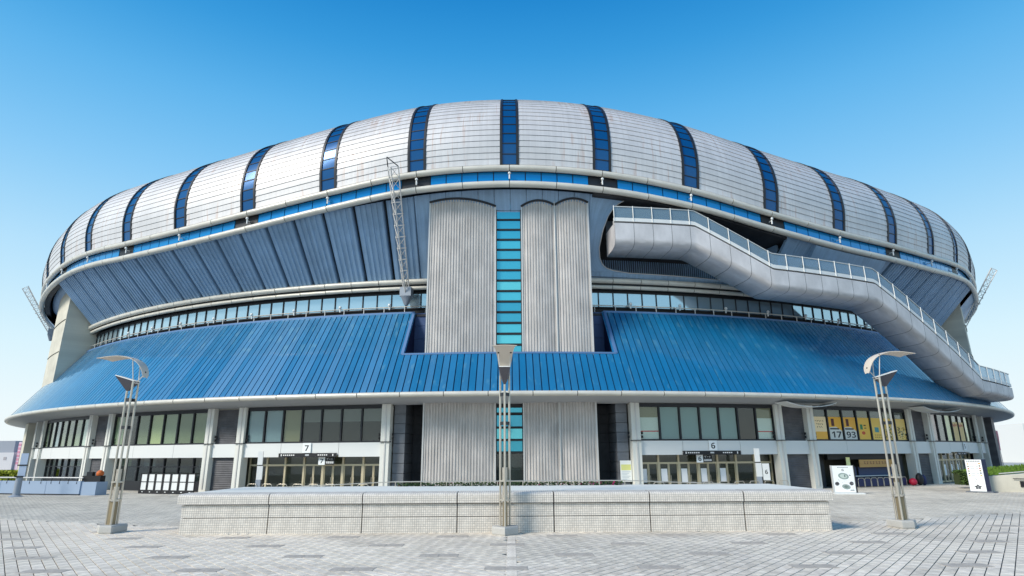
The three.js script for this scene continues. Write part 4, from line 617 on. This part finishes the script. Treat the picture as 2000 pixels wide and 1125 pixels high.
// left low wall with handrail, hedge, far buildings
{
  const lw = thing('low_wall', 'blue-grey low wall with a handrail at the left edge of the plaza', 'wall', [0, 0, 0]);
  const pts = [V(-52, 0, -60.2), V(-46.2, 0, -58.6), V(-41, 0, -57.1), V(-37.3, 0, -56.1)], bl = std(C(150, 168, 190), 0.8);
  for (let i = 0; i < 3; i++) { const a = pts[i], b = pts[i + 1], l = a.distanceTo(b), g = box(0, 0.62, 0, l - 0.04, 1.1, 0.3); const ry = Math.atan2(-(b.z - a.z), b.x - a.x); const m = mesh('wall_section', g, bl, lw); m.position.copy(a.clone().lerp(b, 0.5)); m.rotation.y = ry; const k = mesh('plinth', box(0, 0.05, 0.03, l, 0.1, 0.32), M.black, lw); k.position.copy(m.position); k.rotation.y = ry; for (let j = 0; j < 4; j++) { const c = a.clone().lerp(b, (j + 0.5) / 4); mesh('bracket', bar(V(c.x, 0.95, c.z + 0.18), V(c.x, 1.42, c.z + 0.1), 0.03), M.frame, lw); } mesh('handrail', bar(V(a.x, 1.45, a.z), V(b.x, 1.45, b.z), 0.06, 8), M.galv, lw); }
  mesh('end_block', box(-36.5, 0.55, -56.5, 1.6, 1.1, 1.2, -0.2), bl, lw);
  const tub = thing('plant_tub', 'dark tub with orange and black parcels on the low wall end', 'tub', [-36.7, 1.1, -56.6]); mesh('tub', box(0, 0.25, 0, 1.6, 0.5, 0.7), M.black, tub); mesh('parcel', new THREE.SphereGeometry(0.3, 10, 8).translate(0.5, 0.68, 0), std(C(206, 104, 44), 0.7), tub); mesh('parcel', box(-0.3, 0.66, 0, 0.5, 0.34, 0.4), M.frame, tub);
  const hedge = (label, x0, x1, y0, y1, z, d, n, col, size = 0.16) => {
    const g = thing('hedge', label, 'hedge', [(x0 + x1) / 2, y0, z]); const l = [], w = x1 - x0;
    for (let i = 0; i < n; i++) { const s = rr(0.6, 1.3) * size, q = new THREE.PlaneGeometry(s, s * 0.7); q.rotateX(rr(-1.6, 0.8)); q.rotateY(rr(0, 6.3)); const face = rnd(); q.translate(rr(-w / 2, w / 2), face < 0.5 ? (y1 - y0) * rr(0.85, 1.06) : rr(0, y1 - y0), face < 0.5 ? rr(-d, d) / 2 : d / 2 + rr(-0.12, 0.08)); l.push(q); }
    mesh('leaves', merge(l), std(col, 0.9, 0, { side: THREE.DoubleSide }), g).userData.kind = 'stuff'; mesh('branches', box(0, (y1 - y0) * 0.44, 0, w * 0.98, (y1 - y0) * 0.86, d * 0.86), std(C(48, 60, 30), 0.95), g); return g;
  };
  hedge('sunny yellow-green hedge beyond the low wall at far left', -76, -57, 0, 1.55, -84, 2, 3200, C(150, 160, 54), 0.3);
  hedge('dark clipped hedge behind the guide pillar at right', 40.6, 43.4, 0.3, 1.5, -58.5, 1, 1500, C(74, 98, 44));
  const fb = thing('far_building', 'pale low building with a grey roof at far left', 'building', [-186, 0, -215]);
  mesh('wall', box(0, 2.6, 0, 60, 5.2, 30), std(C(216, 212, 212), 0.9), fb); mesh('roof', box(0, 7.0, 0, 58, 3.6, 28), std(C(158, 162, 170), 0.8), fb); for (let i = 0; i < 16; i++) mesh('window', box(-28 + i * 3.7, 3.4, 15.02, 0.9, 0.9, 0.1), std(C(176, 168, 168), 0.8), fb);
  const ps = thing('sign_pylon', 'slim pink and white sign pylon beside the far left building', 'sign', [-155, 0, -201]); mesh('shaft', box(0, 4.2, 0, 0.9, 8.4, 0.9), std(C(232, 200, 212), 0.8), ps); for (let i = 0; i < 6; i++) mesh('letter_panel', box(0, 2 + i * 1.1, 0.47, 0.8, 0.7, 0.06), std(C(220, 150, 166), 0.7), ps);
  const rb = thing('far_house', 'pale building beyond the right end of the stadium', 'building', [196, 0, -226]); mesh('wall', box(0, 6.5, 0, 40, 13, 20), std(C(222, 222, 218), 0.9), rb); for (let j = 0; j < 3; j++) for (let i = 0; i < 8; i++) mesh('window', box(-16 + i * 4.6, 3 + j * 4, 10.03, 1.8, 1.6, 0.1), std(C(150, 164, 176), 0.4), rb);
}
// right: sloping planter wall with grass bank and handrail
{
  const rw = thing('ramp_wall', 'beige sloping wall with handrail under a grass bank at the right edge', 'wall', [39, 0, -53.2], -0.28);
  const s = new THREE.Shape(); s.moveTo(0, 0); s.lineTo(13, 0); s.lineTo(13, 2.3); s.lineTo(0, 1.15); s.closePath(); const e = new THREE.ExtrudeGeometry(s, { depth: 0.35, bevelEnabled: true, bevelSize: 0.03, bevelThickness: 0.03, bevelSegments: 1 }); mesh('wall', e, M.warm, rw);
  mesh('coping', bar(V(1.2, 1.42, 0.2), V(13, 2.5, 0.2), 0.05), M.galv, rw); mesh('handrail', merge([bar(V(2.0, 1.05, 0.5), V(3.0, 1.02, 0.5), 0.03), bar(V(3.0, 1.02, 0.5), V(6, 0.1, 0.5), 0.03)]), M.frame, rw); mesh('wall_light', box(2.6, 0.62, 0.4, 0.26, 0.46, 0.1), M.black, rw);
  const g = thing('grass_bank', 'strip of bright clipped grass above the beige ramp wall', 'grass', [39, 0, -53.4], -0.28); const l = [];
  for (let i = 0; i < 5200; i++) { const x = rr(0, 13), z = rr(-3.2, -0.1), s2 = rr(0.1, 0.22), q = new THREE.PlaneGeometry(0.05, s2); q.rotateX(rr(-0.5, 0.5)); q.rotateY(rr(0, 6.3)); q.translate(x, 1.22 + x * 0.088 + s2 / 2 - 0.03 - z * 0.12, z); l.push(q); }
  mesh('blades', merge(l), std(C(98, 130, 46), 0.95, 0, { side: THREE.DoubleSide }), g).userData.kind = 'stuff'; const bk = new Q(); bk.quad(V(0, 1.2, 0), V(13, 2.34, 0), V(13, 2.75, -3.3), V(0, 1.6, -3.3)); mesh('turf', bk.geo(), M.grass, g); g.userData.kind = 'stuff';
  const tp = thing('flag_stand', 'thin pink and white banner leaning by the right end pier', 'banner', P(44.2, 85.2, 0).toArray(), 0.6); mesh('pole', bar(V(0, 0, 0), V(-0.5, 5.9, 0), 0.04), M.galv, tp); mesh('cloth', slab((u, v, w) => V(-0.35 + u * 0.5 - v * 0.18, 3.4 + v * 2.3, 0.06 * Math.sin(u * 5 + v * 3) + 0.01 * w), 6, 8, undefined, true).geo(), std(C(226, 150, 162), 0.8, 0, { side: THREE.DoubleSide }), tp);
  const rbk = thing('parcel_pile', 'red ball and dark bags left by the column beside the ticket counter', 'bags', P(28.6, 84.3, 0).toArray(), 0.4); mesh('ball', new THREE.SphereGeometry(0.36, 14, 10).translate(-0.5, 0.36, 0), std(C(196, 34, 66), 0.5), rbk); mesh('bag', new THREE.SphereGeometry(0.5, 10, 8).scale(0.8, 1.2, 0.7).translate(0.5, 0.6, 0), M.black, rbk); mesh('bag', new THREE.SphereGeometry(0.4, 10, 8).scale(0.7, 1.3, 0.7).translate(1.1, 0.5, 0), M.navy, rbk);
}
renderer.render(scene, camera);
